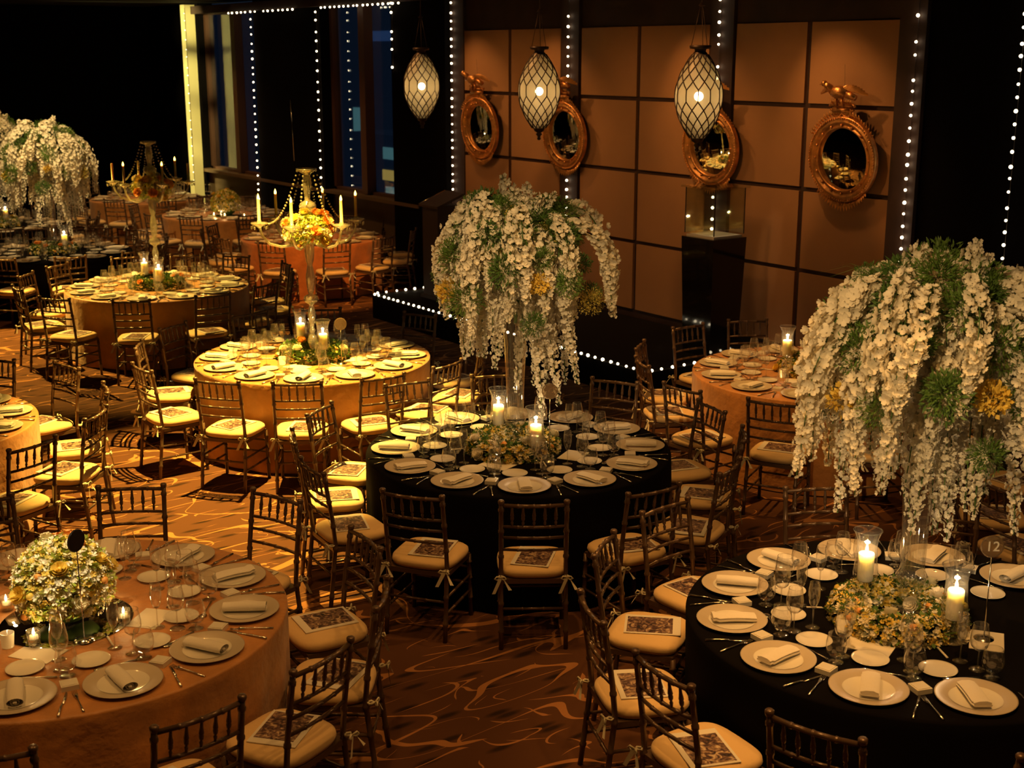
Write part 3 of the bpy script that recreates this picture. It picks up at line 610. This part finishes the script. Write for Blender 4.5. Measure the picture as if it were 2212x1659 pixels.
for ti, (key, (cx, cy, ph, cm, lvl, tn)) in enumerate(TABLES.items()):
    if key != 'TX': tag(ob('tablecloth', cloth_me(ti + 3, cm), T(cx, cy, 0)), CL[key], 'tablecloth')
    rg = random.Random(100 + ti)
    for k in range(12):
        ang = (ph + 30 * k) % 360; a = R_(ang); hr = hour(cx, cy, ang)
        ja, jr, jy = rg.uniform(-3.5, 3.5), rg.uniform(1.25, 1.33), rg.uniform(-9, 9)
        if (key, k) in JIT: ja, jr, jy = JIT[(key, k)]
        jr = max(jr, 1.255)
        aa = R_(ang + ja); x, y = cx + jr * math.cos(aa), cy + jr * math.sin(aa)
        bt, br, bx_, by_ = rg.uniform(-.35, .35), rg.random(), rg.uniform(-.03, .03), rg.uniform(-.03, .03)
        if seen((x, y, .6), 130):
            yaw = aa + PI / 2 + R_(jy)
            col = 'golden lit' if key in ('TY',) else 'dark bronze'
            put(CHAIR, T(x, y, 0, yaw), '%s chair with ivory cushion, %s o\'clock of %s' % (col, hr, tn), 'chair', 'chairs around the banquet tables')
            if lvl >= 1 and seen((x, y, .5), 40):
                put(BOOK, T(x + bx_, y + by_, .4815, yaw + bt + (PI / 2 if br < .45 else 0)), 'floral print booklet on chair, %s o\'clock of %s' % (hr, tn), 'booklet', 'floral booklets on the chair cushions')
        if key == 'TX': continue
        px, py = cx + .83 * math.cos(a), cy + .83 * math.sin(a)
        if not seen((px, py, .76), 60): continue
        base = T(px, py, .7605, a + PI / 2)
        def loc(dx, dy, rz=0, z=0): return base @ T(dx, dy, z, rz)
        put(CHARGER, loc(0, 0), 'taupe rimmed charger plate, %s o\'clock of %s' % (hr, tn), 'plate', 'charger plates')
        put(NAPKIN if rg.random() < .75 or lvl < 2 else NAPKIN2, loc(rg.uniform(-.01, .01), rg.uniform(-.01, .01), rg.uniform(-.3, .3), .004), 'folded white napkin on charger, %s o\'clock of %s' % (hr, tn), 'napkin', 'folded napkins on the chargers')
        put(SIDE, loc(-.05 + rg.uniform(-.012, .012), .275 + rg.uniform(-.015, .015)), 'small white side plate, %s o\'clock of %s' % (hr, tn), 'plate', 'side plates')
        j = lambda: rg.uniform(-.008, .008)
        put(WINE, loc(.125 + j(), .265 + j()), 'clear wine glass, %s o\'clock of %s' % (hr, tn), 'glass', 'wine glasses')
        put(FLUTE, loc(.085 + j(), .36 + j()), 'slim clear flute, %s o\'clock of %s' % (hr, tn), 'glass', 'champagne flutes')
        put(GOB, loc(.155 + j(), .195 + j()), 'low round water goblet, %s o\'clock of %s' % (hr, tn), 'glass', 'water goblets')
        if lvl == 2:
            put(FORK, loc(-.205, -.06, rg.uniform(-.12, .12)), 'silver fork beside charger, %s o\'clock of %s' % (hr, tn), 'fork', 'forks')
            put(KNIFE, loc(.205, -.06, rg.uniform(-.12, .12)), 'silver knife beside charger, %s o\'clock of %s' % (hr, tn), 'knife', 'knives')
            put(SPOON, loc(.03, .183, PI / 2 + rg.uniform(-.1, .1)), 'silver spoon above charger, %s o\'clock of %s' % (hr, tn), 'spoon', 'dessert spoons')
            put(BUTTER, loc(-.20, .095, rg.uniform(-.3, .3)), 'small square white butter dish, %s o\'clock of %s' % (hr, tn), 'dish', 'butter dishes')

# ------------------------------------------------------------------ flowers
def petals(mb, M4, n, L, wd, cup, roll=0, mi=0):
    X = mb.X.copy(); mb.mi = mi
    for k in range(n):
        mb.X = X @ M4 @ Matrix.Rotation(2 * PI * k / n + roll, 4, 'Z')
        c = cup
        i = mb.av([(L * .08, 0, 0), (L * .45, -wd * .8, L * c * .35), (L * .85, -wd * .75, L * c * .9), (L, 0, L * c * .85), (L * .85, wd * .75, L * c * .9), (L * .45, wd * .8, L * c * .35), (L * .55, 0, L * c * .22)])
        for f in ((0, 1, 6), (1, 2, 6), (2, 3, 6), (3, 4, 6), (4, 5, 6), (5, 0, 6)): mb.af([i + q for q in f])
    mb.X = X
def face(d, p, spin, s=1):
    return Matrix.Translation(p) @ V3(d).to_track_quat('Z', 'Y').to_matrix().to_4x4() @ Matrix.Rotation(spin, 4, 'Z') @ Matrix.Diagonal((s, s, s, 1))
def orchid(seed, rout, drop, rise=.12, upright=False):
    """one hanging spray: arches out of the vase mouth and falls, blossoms thick along it, buds at the tip"""
    rg = random.Random(seed); mb = MB(); pts = []
    n = 40; sw = rg.uniform(-.05, .05)
    for k in range(n + 1):
        t = k / n
        if upright: p = V3((rout * t, 0, drop * t))
        else:
            u = min(1, t / .62); r = rout * math.sin(u * PI / 2) ** .85 + .03 * max(0, t - .6)
            z = rise * math.sin(min(1, t / .5) * PI) * (t < .5) - drop * max(0, t - .06) ** 1.7 * 1.1
            p = V3((r, sw * math.sin(3 * t + seed), z))
        pts.append(p)
    mb.mi = 1; mb.tube(pts, [.003] * (n + 1), 4); mb.mi = 0
    Ls = sum((b - a).length for a, b in zip(pts, pts[1:])); nb = int(Ls / .0072); st = .20 if not upright else .15
    for k in range(nb):
        t = st + (1 - st) * k / nb; i = min(n - 1, int(t * n)); f = t * n - i; p = pts[i].lerp(pts[i + 1], f); tan = (pts[i + 1] - pts[i]).normalized()
        a = k * 2.4 + rg.uniform(-.5, .5); s_ = tan.cross(V3((0, 1, .2))).normalized(); q = Matrix.Rotation(a, 3, tan) @ s_
        tp = 1 if t < .6 else max(.2, 1 - (t - .6) / .4 * .85)
        sc = .012 if t > .965 else .025 * (.5 + .5 * tp) * rg.uniform(.8, 1.2)
        off = (.008 + .042 * tp) * min(1, .4 + (t - st) * 4) * rg.uniform(.5, 1.25)
        d = (q + V3((rg.uniform(-.6, .6), rg.uniform(-.6, .6), rg.uniform(-.7, .4)))).normalized()
        petals(mb, face(d, p + q * off, rg.uniform(0, 6)), 5, sc, sc * .5, rg.uniform(.2, .7))
    return mb.mesh('orchid_spray', 'petal', 'leaf')
SPR = [orchid(11, .52, .70), orchid(12, .44, .92), orchid(13, .36, 1.02), orchid(14, .25, 1.10, .06), orchid(15, .16, .98, .05), orchid(16, .56, .55, .16), orchid(17, .40, .50, .16), orchid(18, .30, .75, .14)]
UPR = [orchid(21, .10, .24, upright=True), orchid(22, .20, .20, upright=True)]
def fern(seed, r, n, L, m, wd=.16, up=.2):
    rg = random.Random(seed); mb = MB()
    for k in range(n):
        d = V3((rg.gauss(0, 1), rg.gauss(0, 1), rg.gauss(up, 1))).normalized(); p = d * r * rg.uniform(.35, 1); l = L * rg.uniform(.6, 1.3)
        d2 = (d + V3((rg.uniform(-.7, .7), rg.uniform(-.7, .7), rg.uniform(-.7, .7)))).normalized(); s_ = d2.cross(V3((rg.random(), rg.random(), rg.random()))).normalized() * l * wd
        i = mb.av([p, p + d2 * l * .5 + s_, p + d2 * l, p + d2 * l * .5 - s_]); mb.af([i, i + 1, i + 2]); mb.af([i, i + 2, i + 3])
    return mb.mesh('foliage', m, smooth=False)
FERN = [fern(1, .13, 900, .035, 'fern', .13), fern(2, .12, 800, .035, 'leaf', .15)]
SOLI = [fern(3, .09, 900, .012, 'solid', .4), fern(4, .06, 260, .022, 'yellow', .4)]
blade = MB()
for k in range(7):
    a = (k - 3) * .12; blade.X = T(0, 0, 0, a * 3); i = blade.av([(0, -.002, 0), (0, .002, 0), (.14, -.005, .05), (.14, .005, .05), (.28, -.003, .06 + k * .006), (.28, .003, .06 + k * .006), (.38, 0, .03 + k * .006)]); [blade.af([i + q for q in f]) for f in ((0, 2, 3, 1), (2, 4, 5, 3), (4, 6, 5))]
BLADE = blade.mesh('grass_blade', 'fern', smooth=False)
def orchids(x, y, z, label, seed, nsp=66, sc=1.0):
    """z: height of the vase mouth"""
    rg = random.Random(seed); root = tag(ob('orchid_arrangement', None, T(x, y, z, 0, sc)), label, 'flower arrangement')
    for k in range(nsp):
        i = (k * 5 + rg.randrange(2)) % 8; a = k * 2.39996 + rg.uniform(-.2, .2)
        s_ = rg.uniform(.88, 1.1)
        ob('orchid_spray', SPR[i], T(rg.uniform(-.07, .07), rg.uniform(-.07, .07), .54 + rg.uniform(-.14, .08), a, (s_, s_, s_ * rg.uniform(.78, 1.1)), rg.uniform(-.14, .14), rg.uniform(-.08, .08)), root)
    for k in range(8): ob('orchid_spray', UPR[k % 2], T(rg.uniform(-.18, .18), rg.uniform(-.18, .18), .60, rg.uniform(0, 6.28), rg.uniform(.7, 1.1)), root)
    for k in range(34):
        a = k * 2.4 + .5; q = (k + 3) / 37; r = .10 + .44 * q ** .7; zz = .70 - .72 * q * q + rg.uniform(-.08, .02)
        ob('fern_clump', FERN[k % 2], T(r * math.cos(a), r * math.sin(a), zz, rg.uniform(0, 6), rg.uniform(.55, 1.0)), root)
    for k in range(13):
        a = k * 2.4 + 1.7; r = .15 + .40 * (k / 13); ob('solidago_clump', SOLI[k % 2], T(r * math.cos(a), r * math.sin(a), .56 - .55 * (k / 13) ** 1.5 + rg.uniform(-.06, .08), rg.uniform(0, 6), rg.uniform(.8, 1.25)), root)
    for k in range(7): ob('grass_blade', BLADE, T(.05, .05, .52 + rg.uniform(-.15, .05), rg.uniform(0, 6.28), rg.uniform(.9, 1.4)), root)
    ob('stem_bundle', MB().tube([(0, 0, -.12), (.01, 0, 0), (0, 0, .45)], [.012, .02, .05], 8).mesh('stem_bundle', 'leaf'), None, root)
vprof = [(0, .004), (.085, .004), (.088, .012), (.05, .022), (.035, .035), (.055, .055), (.062, .085), (.05, .11), (.04, .12), (.065, .14), (.075, .17), (.06, .20), (.058, .215), (.062, .4), (.075, .7), (.095, .95), (.108, 1.0)]
VASE = N_('tall_vase', MB().lathe(vprof[12:], 28).mesh('tall_vase', 'thick'), None, [N_('glass_foot', MB().lathe(vprof[:13], 28).mesh('glass_foot', 'thick'))])
for (key, s_, lb, vl) in (('T1', 5, 'tall cascade of white orchids over the centre black table', 'tall clear trumpet vase holding orchids on the centre black table'),
                      ('T12', 9, 'nearest tall white orchid cascade over table numbered twelve', 'tall clear trumpet vase holding orchids on table numbered twelve'),
                      ('TD', 12, 'far tall white orchid cascade above black table at left', 'tall clear trumpet vase on the far black table at left'),
                      ('TE', 15, 'rearmost tall white orchid cascade cut by the left edge', 'tall clear trumpet vase on the rearmost black table')):
    cx, cy = TABLES[key][:2]
    ox, oy = {'T1': (.06, .12), 'T12': (.10, .05)}.get(key, (0, 0))
    put(VASE, T(cx + ox, cy + oy, .7605), vl, 'vase', 'tall trumpet vases'); orchids(cx + ox, cy + oy, 1.72, lb, s_)
# rose
def rose(seed, m, sc=1):
    rg = random.Random(seed); mb = MB()
    for ring, (n_, L, c, z) in enumerate(((5, .034, .55, 0), (5, .030, .9, .004), (4, .024, 1.3, .008), (3, .016, 1.8, .012), (3, .009, 2.2, .016))):
        petals(mb, T(0, 0, z), n_, L, L * .72, c, ring * .7)
    mb.ball((0, 0, .016), .011, 8, 5)
    return mb.mesh('rose', m)
ROSE = {c: rose(i, m) for i, (c, m) in enumerate((('cream', 'petal2'), ('orange', 'orange'), ('white', 'petal'), ('yellow', 'yellow')))}
BUD = {c: MB().ball((0, 0, 0), .019, 10, 7).mesh('flower_bud', m) for c, m in (('orange', 'orange'), ('yellow', 'yellow'))}
def filler(seed, pts, m1, m2, name='small_blossoms', sz=.012):
    rg = random.Random(seed); mb = MB()
    for p, d in pts: petals(mb, face((V3(d) + V3((rg.uniform(-.5, .5), rg.uniform(-.5, .5), rg.uniform(-.2, .6)))).normalized(), p, rg.uniform(0, 6)), 5, sz * rg.uniform(.7, 1.3), sz * .42, .5, 0, 0 if rg.random() < .6 else 1)
    return mb.mesh(name, m1, m2)
def leaves(seed, pts, m, L=.035, wd=.3):
    rg = random.Random(seed); mb = MB()
    for p, d in pts:
        d = (V3(d) + V3((rg.uniform(-.9, .9), rg.uniform(-.9, .9), rg.uniform(-.6, .6)))).normalized(); l = L * rg.uniform(.6, 1.3); s_ = d.cross(V3((rg.random(), rg.random(), 1))).normalized() * l * wd; p = V3(p) - d * .012
        i = mb.av([p, p + d * l * .5 + s_, p + d * l, p + d * l * .5 - s_]); mb.af([i, i + 1, i + 2, i + 3])
    return mb.mesh('foliage', m, smooth=False)
def tor(rg, Rm, r, hi=1.0):
    a = rg.uniform(0, 2 * PI); b = rg.uniform(-.4, PI + .4); d = V3((math.cos(a) * math.cos(b), math.sin(a) * math.cos(b), math.sin(b)))
    k = rg.uniform(.85, 1.08); return V3((math.cos(a) * (Rm + r * k * math.cos(b)), math.sin(a) * (Rm + r * k * math.cos(b)), .03 + r * hi * k * max(-.3, math.sin(b)))), d
def hemi(rg, r, cz=.0, low=-.35):
    while True:
        d = V3((rg.gauss(0, 1), rg.gauss(0, 1), rg.gauss(0, 1))).normalized()
        if d.z > low: break
    return V3((0, 0, cz)) + d * r * rg.uniform(.9, 1.06), d
def mass(root, gen, seed, nleaf, nwhite, nyel, roses, rc, buds, bc, dark=True, rs=1.15):
    rg = random.Random(seed)
    ob('foliage', leaves(seed, [gen(rg) for _ in range(nleaf)], 'leaf' if dark else 'lime'), None, root); ob('foliage', leaves(seed + 1, [gen(rg) for _ in range(nleaf // 2)], 'fern' if dark else 'lime', .04), None, root); ob('foliage', leaves(seed + 9, [gen(rg) for _ in range(nleaf // 3)], 'lime', .025), None, root)
    if nwhite: ob('white_blossoms', filler(seed + 2, [gen(rg) for _ in range(nwhite)], 'petal', 'petal2', 'white_blossoms', .017), None, root)['kind'] = 'stuff'
    if nyel: ob('yellow_blossoms', filler(seed + 3, [gen(rg) for _ in range(nyel)], 'yellow', 'solid', 'yellow_blossoms', .014), None, root)['kind'] = 'stuff'
    for k in range(roses):
        p, d = gen(rg); d = (d + V3((0, 0, .6))).normalized(); ob('rose', ROSE[rc[k % len(rc)]], face(d, p + d * .004, rg.uniform(0, 6), rs * rg.uniform(.85, 1.2)), root)
    for k in range(buds): p, d = gen(rg); ob('flower_bud', BUD[bc[k % len(bc)]], T(*(p + d * .006), 0, rg.uniform(.7, 1.15)), root)
for key, lb, cfg in (('T1', 'low wreath of cream roses and orange buds on centre table', (5, 900, 700, 900, 10, ('cream', 'white'), 16, ('orange', 'yellow'))),
                     ('T12', 'low wreath of cream roses around vase on table twelve', (6, 900, 800, 1300, 11, ('cream', 'white'), 18, ('orange', 'yellow'))),
                     ('TY', 'green wreath with orange and yellow roses on spotlit table', (7, 1500, 60, 260, 13, ('yellow', 'orange', 'cream'), 8, ('orange',))),
                     ('T2', 'green wreath with peach roses around farther candelabra', (8, 1500, 60, 220, 12, ('orange', 'cream'), 8, ('orange',))),
                     ('TR', 'yellow flower mound beside candle on table beside stage', (9, 700, 100, 700, 8, ('yellow', 'cream'), 8, ('yellow',))),
                     ('TD', 'low peach and cream wreath on black table beneath far orchids', (10, 800, 250, 250, 12, ('cream', 'orange'), 8, ('orange',))),
                     ('TE', 'low yellow wreath on rearmost black table', (11, 800, 250, 300, 10, ('yellow', 'cream'), 6, ('yellow',)))):
    cx, cy = TABLES[key][:2]; ox, oy = {'T1': (-.06, -.02), 'T12': (-.06, 0)}.get(key, (0, 0)); root = tag(ob('flower_wreath', None, T(cx + ox, cy + oy, .7605)), lb, 'flower wreath')
    mass(root, lambda rg: tor(rg, .235, .078), *cfg)
# domed bouquets on mirror bases
DOM = (('TBL', .215, 'round bouquet of white and yellow flowers on mirror tray', (31, 800, 1150, 1300, 10, ('yellow', 'cream', 'orange'), 26, ('orange', 'yellow'), False)), ('TB', .23, 'distant round dome of yellow and white flowers', (32, 700, 500, 900, 8, ('yellow', 'orange'), 8, ('yellow',), False)))
for key, r, lb, cfg in DOM:
    cx, cy = TABLES[key][:2]
    ox, oy = (-.02, -.05) if key == 'TBL' else (-.05, -.2)
    tag(ob('mirror_tray', MB().lathe([(0, 0), (.30, 0), (.302, .004), (.296, .007), (0, .007)], 56).mesh('mirror_tray', 'mirror', smooth=30), T(cx + ox, cy + oy, .7605)), 'round mirror tray under the %s bouquet' % ('near white and yellow' if key == 'TBL' else 'far yellow'), 'tray')
    tag(ob('cube_vase', MB().box((0, 0, .055), (.14, .14, .11)).mesh('cube_vase', 'blackgloss', smooth=False), T(cx + ox, cy + oy, .7675, .5)), 'dark cube vase under the %s bouquet' % ('near white and yellow' if key == 'TBL' else 'far yellow'), 'vase')
    root = tag(ob('dome_bouquet', MB().ball((0, 0, .18), r * .86, 20, 12).mesh('dome_bouquet', 'leaf'), T(cx + ox, cy + oy, .7675)), lb, 'bouquet')
    mass(root, lambda rg: hemi(rg, r, .18, -.45), *cfg)

# ------------------------------------------------------------------ candles
hp = [(.068, .37), (.062, .355), (.052, .33), (.048, .29), (.053, .22), (.060, .16), (.058, .125), (.04, .105), (.018, .095)]
HUR = MB().lathe(hp, 28).lathe([(.068 + .0028 * math.cos(q * PI / 3), .37 + .0028 * math.sin(q * PI / 3)) for q in range(7)], 28).mesh('glass_shade', 'glass'); HST = MB().lathe([(0, .10), (.02, .095), (.012, .08), (.02, .06), (.012, .04), (.02, .02), (.05, .006), (.052, .001), (0, .001)], 24).mesh('glass_stem', 'crystal')
WAX = MB().lathe([(0, .115), (.036, .115), (.038, .12), (.038, .25), (.035, .254), (.02, .250), (0, .249)], 24).mesh('pillar_candle', 'wax')
FLA = MB().lathe([(0, 0), (.0045, .004), (.0062, .012), (.004, .024), (0, .036)], 10).mesh('flame', 'flame')
WICK = MB().tube([(0, 0, .247), (0, 0, .262)], .0012, 5).mesh('wick', 'wire')
def hurricane(x, y, lb, lb2, s_=1):
    put(N_('hurricane_lamp', None, None, [N_('glass_shade', HUR), N_('glass_stem', HST)]), T(x, y, .7605), lb2, 'candle holder', 'hurricane candle holders')
    put(N_('pillar_candle', WAX, None, [N_('wick', WICK), N_('flame', FLA, T(0, 0, .258, 0, 1.25))]), T(x, y, .7605), lb, 'candle', 'white pillar candles')
    lamp('candle_light', 'POINT', (x, y, .7605 + .278), 3.4 * s_, (1, .68, .36), None, .012)
for key, pts in (('T1', ((5.02, 7.12, 'left'), (4.93, 6.57, 'right'))), ('T12', ((4.87, 3.82, 'left'), (4.84, 3.29, 'right'))), ('TY', ((5.21, 10.47, 'left'), (5.16, 9.95, 'right'))),
                 ('T2', ((5.36, 14.72, 'left'), (5.33, 14.20, 'right'))), ('TR', ((8.22, 7.42, 'only'),)), ('TD', ((5.38, 17.72, 'only'),)), ('TE', ((5.56, 21.2, 'only'),))):
    tn = TABLES[key][5]
    for x, y, w_ in pts: hurricane(x, y, 'lit white pillar candle, %s one on %s' % (w_, tn), 'clear footed hurricane glass around %s candle of %s' % (w_, tn), 1.6 if key in ('T1', 'T12') else 1)
VOT = MB().lathe([(0, .002), (.022, .002), (.028, .008), (.032, .07), (.030, .07), (.026, .03), (0, .028)], 20).mesh('votive_cup', 'thick')
TEA = MB().lathe([(0, .0), (.02, .0), (.02, .016), (0, .016)], 16).mesh('tealight', 'wax')
for (x, y, lb) in ((1.45, 6.16, 'left of the near bouquet'), (1.44, 5.68, 'in front of the near bouquet'), (1.85, 5.67, 'right of the near bouquet'), (8.62, 20.3, 'left of the far dome'), (8.72, 20.1, 'in front of the far dome'), (8.95, 19.85, 'right of the far dome')):
    put(N_('votive_candle', VOT, None, [N_('tealight', TEA, T(0, 0, .03)), N_('flame', FLA, T(0, 0, .047, 0, 1.0))]), T(x, y, .7685 if 'near' in lb and math.hypot(x - 1.646, y - 5.869) < .3 else .7605), 'small glass votive candle burning ' + lb, 'candle', 'glass votive candles')
    lamp('votive_light', 'POINT', (x, y, .845), .7, (1, .58, .20), None, .01)

# ------------------------------------------------------------------ crystal candelabra
cp = [(0, .004), (.10, .004), (.10, .015), (.06, .03), (.03, .05), (.022, .08), (.035, .11), (.045, .15), (.035, .19), (.020, .22), (.030, .24), (.018, .26), (.022, .30), (.034, .36), (.036, .40), (.022, .45), (.018, .47), (.06, .50), (.066, .52), (.058, .545), (.02, .565), (.03, .60), (.038, .66),
      (.04, .72), (.03, .78), (.022, .82), (.034, .86), (.042, .93), (.045, 1.0), (.06, 1.06), (.03, 1.10), (.028, 1.2), (.022, 1.26), (.07, 1.31), (.075, 1.335), (.06, 1.36), (.024, 1.38), (.026, 1.42), (.036, 1.48), (.04, 1.53), (.032, 1.58), (.024, 1.60), (.04, 1.61), (.085, 1.635), (.09, 1.65), (.06, 1.645), (0, 1.64)]
CST = MB().lathe(cp, 20).mesh('crystal_stem', 'crystal')
ARM = MB(); ARM.tube([(.03, 0, 1.04), (.13, 0, 1.0), (.24, 0, .99), (.34, 0, 1.02), (.40, 0, 1.09), (.42, 0, 1.17)], [.014, .013, .012, .012, .012, .012], 10); ARM_me = ARM.mesh('arm', 'crystal')
CUP = MB().lathe([(.012, 1.16), (.03, 1.175), (.07, 1.195), (.075, 1.205), (.02, 1.20), (.018, 1.225), (0, 1.225)], 20, (.42, 0, 0))
for k in range(8): a = k * PI / 4; CUP.ball((.42 + .068 * math.cos(a), .068 * math.sin(a), 1.165), .007, 6, 5, (1, 1, 2.2))
CUP_me = CUP.mesh('candle_cup', 'crystal')
TAP = MB().lathe([(0, 1.215), (.013, 1.215), (.012, 1.40), (.010, 1.405), (0, 1.405)], 12, (.42, 0, 0)).mesh('taper_candle', 'ivorywax')
LED = MB().lathe([(0, 1.403), (.010, 1.408), (.011, 1.42), (.006, 1.44), (0, 1.452)], 10, (.42, 0, 0)).mesh('flame', 'led')
bd = MB()
for k in range(27):
    t = k / 26; x = .08 + .32 * t; z = 1.63 - .43 * (1 - (1 - t) ** 2.1) - .04 * math.sin(PI * t); bd.ball((x, 0, z), .0085 if k % 3 else .011, 6, 5)
BEAD = bd.mesh('bead_garland', 'crystal')
for key, ph, unlit, lb in (('TY', -28 - 35.8 + 90 - 90, (), 'tall crystal candelabra with flower ball on the spotlit table'), ('T2', 15 - 35.8, (0, 3, 2), 'farther tall crystal candelabra with peach flower ball')):
    cx, cy = TABLES[key][:2]; root = tag(ob('crystal_candelabra', None, T(cx, cy, .7605)), lb, 'candelabra', 'crystal candelabras')
    ob('crystal_stem', CST, None, root)
    for k in range(6):
        m = T(0, 0, 0, R_(ph - 12 + 60 * k)); a = ob('arm', ARM_me, m, root); ob('candle_cup', CUP_me, None, a); ob('bead_garland', BEAD, None, root).matrix_local = m
        t_ = ob('taper_candle', TAP, m, root)
        if k not in unlit: ob('flame', LED, None, t_)
    nm = 'spotlit' if key == 'TY' else 'farther'
    fb = tag(ob('flower_ball', None, T(cx, cy, .7605 + 1.13)), 'ball of orange roses and greenery on the %s candelabra' % nm, 'flower ball', 'candelabra flower balls')
    mass(fb, lambda rg: (lambda q: (V3((q[0].x, q[0].y, q[0].z * .62)), q[1]))(hemi(rg, .20, .0, -.9)), 40 + len(unlit), 600, 160, 420, 24, ('orange', 'orange', 'yellow', 'cream'), 6, ('orange',), False, 1.5)

# ------------------------------------------------------------------ table numbers, menus, pens, tumblers
def number(x, y, z0, h, lb, m='acrylic', txt=None, rz=-.62, r=.05):
    nm = MB(); nm.tube([(0, 0, .012), (0, 0, h)], .003, 6); ns = nm.mesh('rod', 'silver')
    nb = MB().lathe([(0, 0), (.045, 0), (.045, .006), (.01, .014), (0, .016)], 24).mesh('base', 'silver')
    dm = MB().lathe([(0, -.004), (r, -.004), (r + .002, 0), (r, .004), (0, .004)], 32, axis='X'); [dm.tube([(0, r * math.cos(q * PI / 16), r * math.sin(q * PI / 16)) for q in range(33)], .0035, 6)]; dm2 = dm.mesh('number_disc', m, smooth=30)
    root = put(N_('table_number', None, None, [N_('base', nb), N_('rod', ns), N_('number_disc', dm2, T(0, 0, h + r, PI / 2))]), T(x, y, z0, rz), lb, 'table number', 'table number stands')
    if txt:
        c = D.curves.new('numeral', 'FONT'); c.body = txt; c.size = .066; c.align_x = 'CENTER'; c.align_y = 'CENTER'; c.extrude = .001; c.materials.append(M['paper'])
        o = D.objects.new('numeral', c); COL.objects.link(o); o.parent = [q for q in root.children if q.name.startswith('number_disc')][0]
        dg = bpy.context.evaluated_depsgraph_get(); me = D.meshes.new_from_object(o.evaluated_get(dg)); pa = o.parent; D.objects.remove(o)
        ob('numeral', me, T(0, 0, 0, PI / 2) @ Matrix.Rotation(PI, 4, 'Z') @ T(0, -.0062, 0, 0, 1, PI / 2), pa)
number(4.98, 3.22, .7605, .40, 'round clear number stand reading 12 on black table', txt='12')
number(5.02, 6.54, .7605, .42, 'round clear number stand with brown tint on centre table')
number(1.64, 5.60, .7675, .43, 'dark round number stand before the near bouquet', 'darkdisc', rz=.5)
number(5.26, 9.81, .7605, .30, 'clear number stand on the bright yellow spotlit table')
MENU = N_('menu_card', MB().box((0, 0, .0015), (.15, .21, .0025)).mesh('menu_card', 'paper', smooth=False))
PEN = N_('pen', MB().tube([(0, -.07, .006), (0, .04, .006)], .005, 8).mesh('pen', 'paper'), None, [N_('pen_cap', MB().tube([(0, .035, .006), (0, .07, .006)], .0058, 8).mesh('pen_cap', 'darkdisc'))])
SUG = N_('sugar_tumbler', MB().lathe([(0, .001), (.026, .001), (.032, .07), (.029, .07), (.024, .01), (0, .01)], 20).mesh('sugar_tumbler', 'china'))
for key in ('T1', 'T12', 'TBL', 'TY', 'TR'):
    cx, cy = TABLES[key][:2]; tn = TABLES[key][5]; rg = random.Random(ord(key[-1]) + len(key))
    a0 = math.atan2(-cy, -cx)
    for j, (da, r, w_) in enumerate(((-.35, .40, 'front left'), (1.15, .40, 'right'))):
        a = a0 + da; put(MENU, T(cx + r * math.cos(a), cy + r * math.sin(a), .7605, a + rg.uniform(-.5, .5)), 'blank white menu card at %s of centrepiece, %s' % (w_, tn), 'card', 'white menu cards')
    for j, (da, w_) in enumerate(((.45, 'front'), (-1.5, 'left'))):
        a = a0 + da; put(PEN, T(cx + .385 * math.cos(a), cy + .385 * math.sin(a), .7605, a + PI / 2 + rg.uniform(-.4, .4)), 'white pen with dark cap %s of centrepiece, %s' % (w_, tn), 'pen', 'white pens')
    a = a0 - .8; put(SUG, T(cx + .37 * math.cos(a), cy + .37 * math.sin(a), .7605), 'small white tumbler near centrepiece of ' + tn, 'tumbler', 'white tumblers')
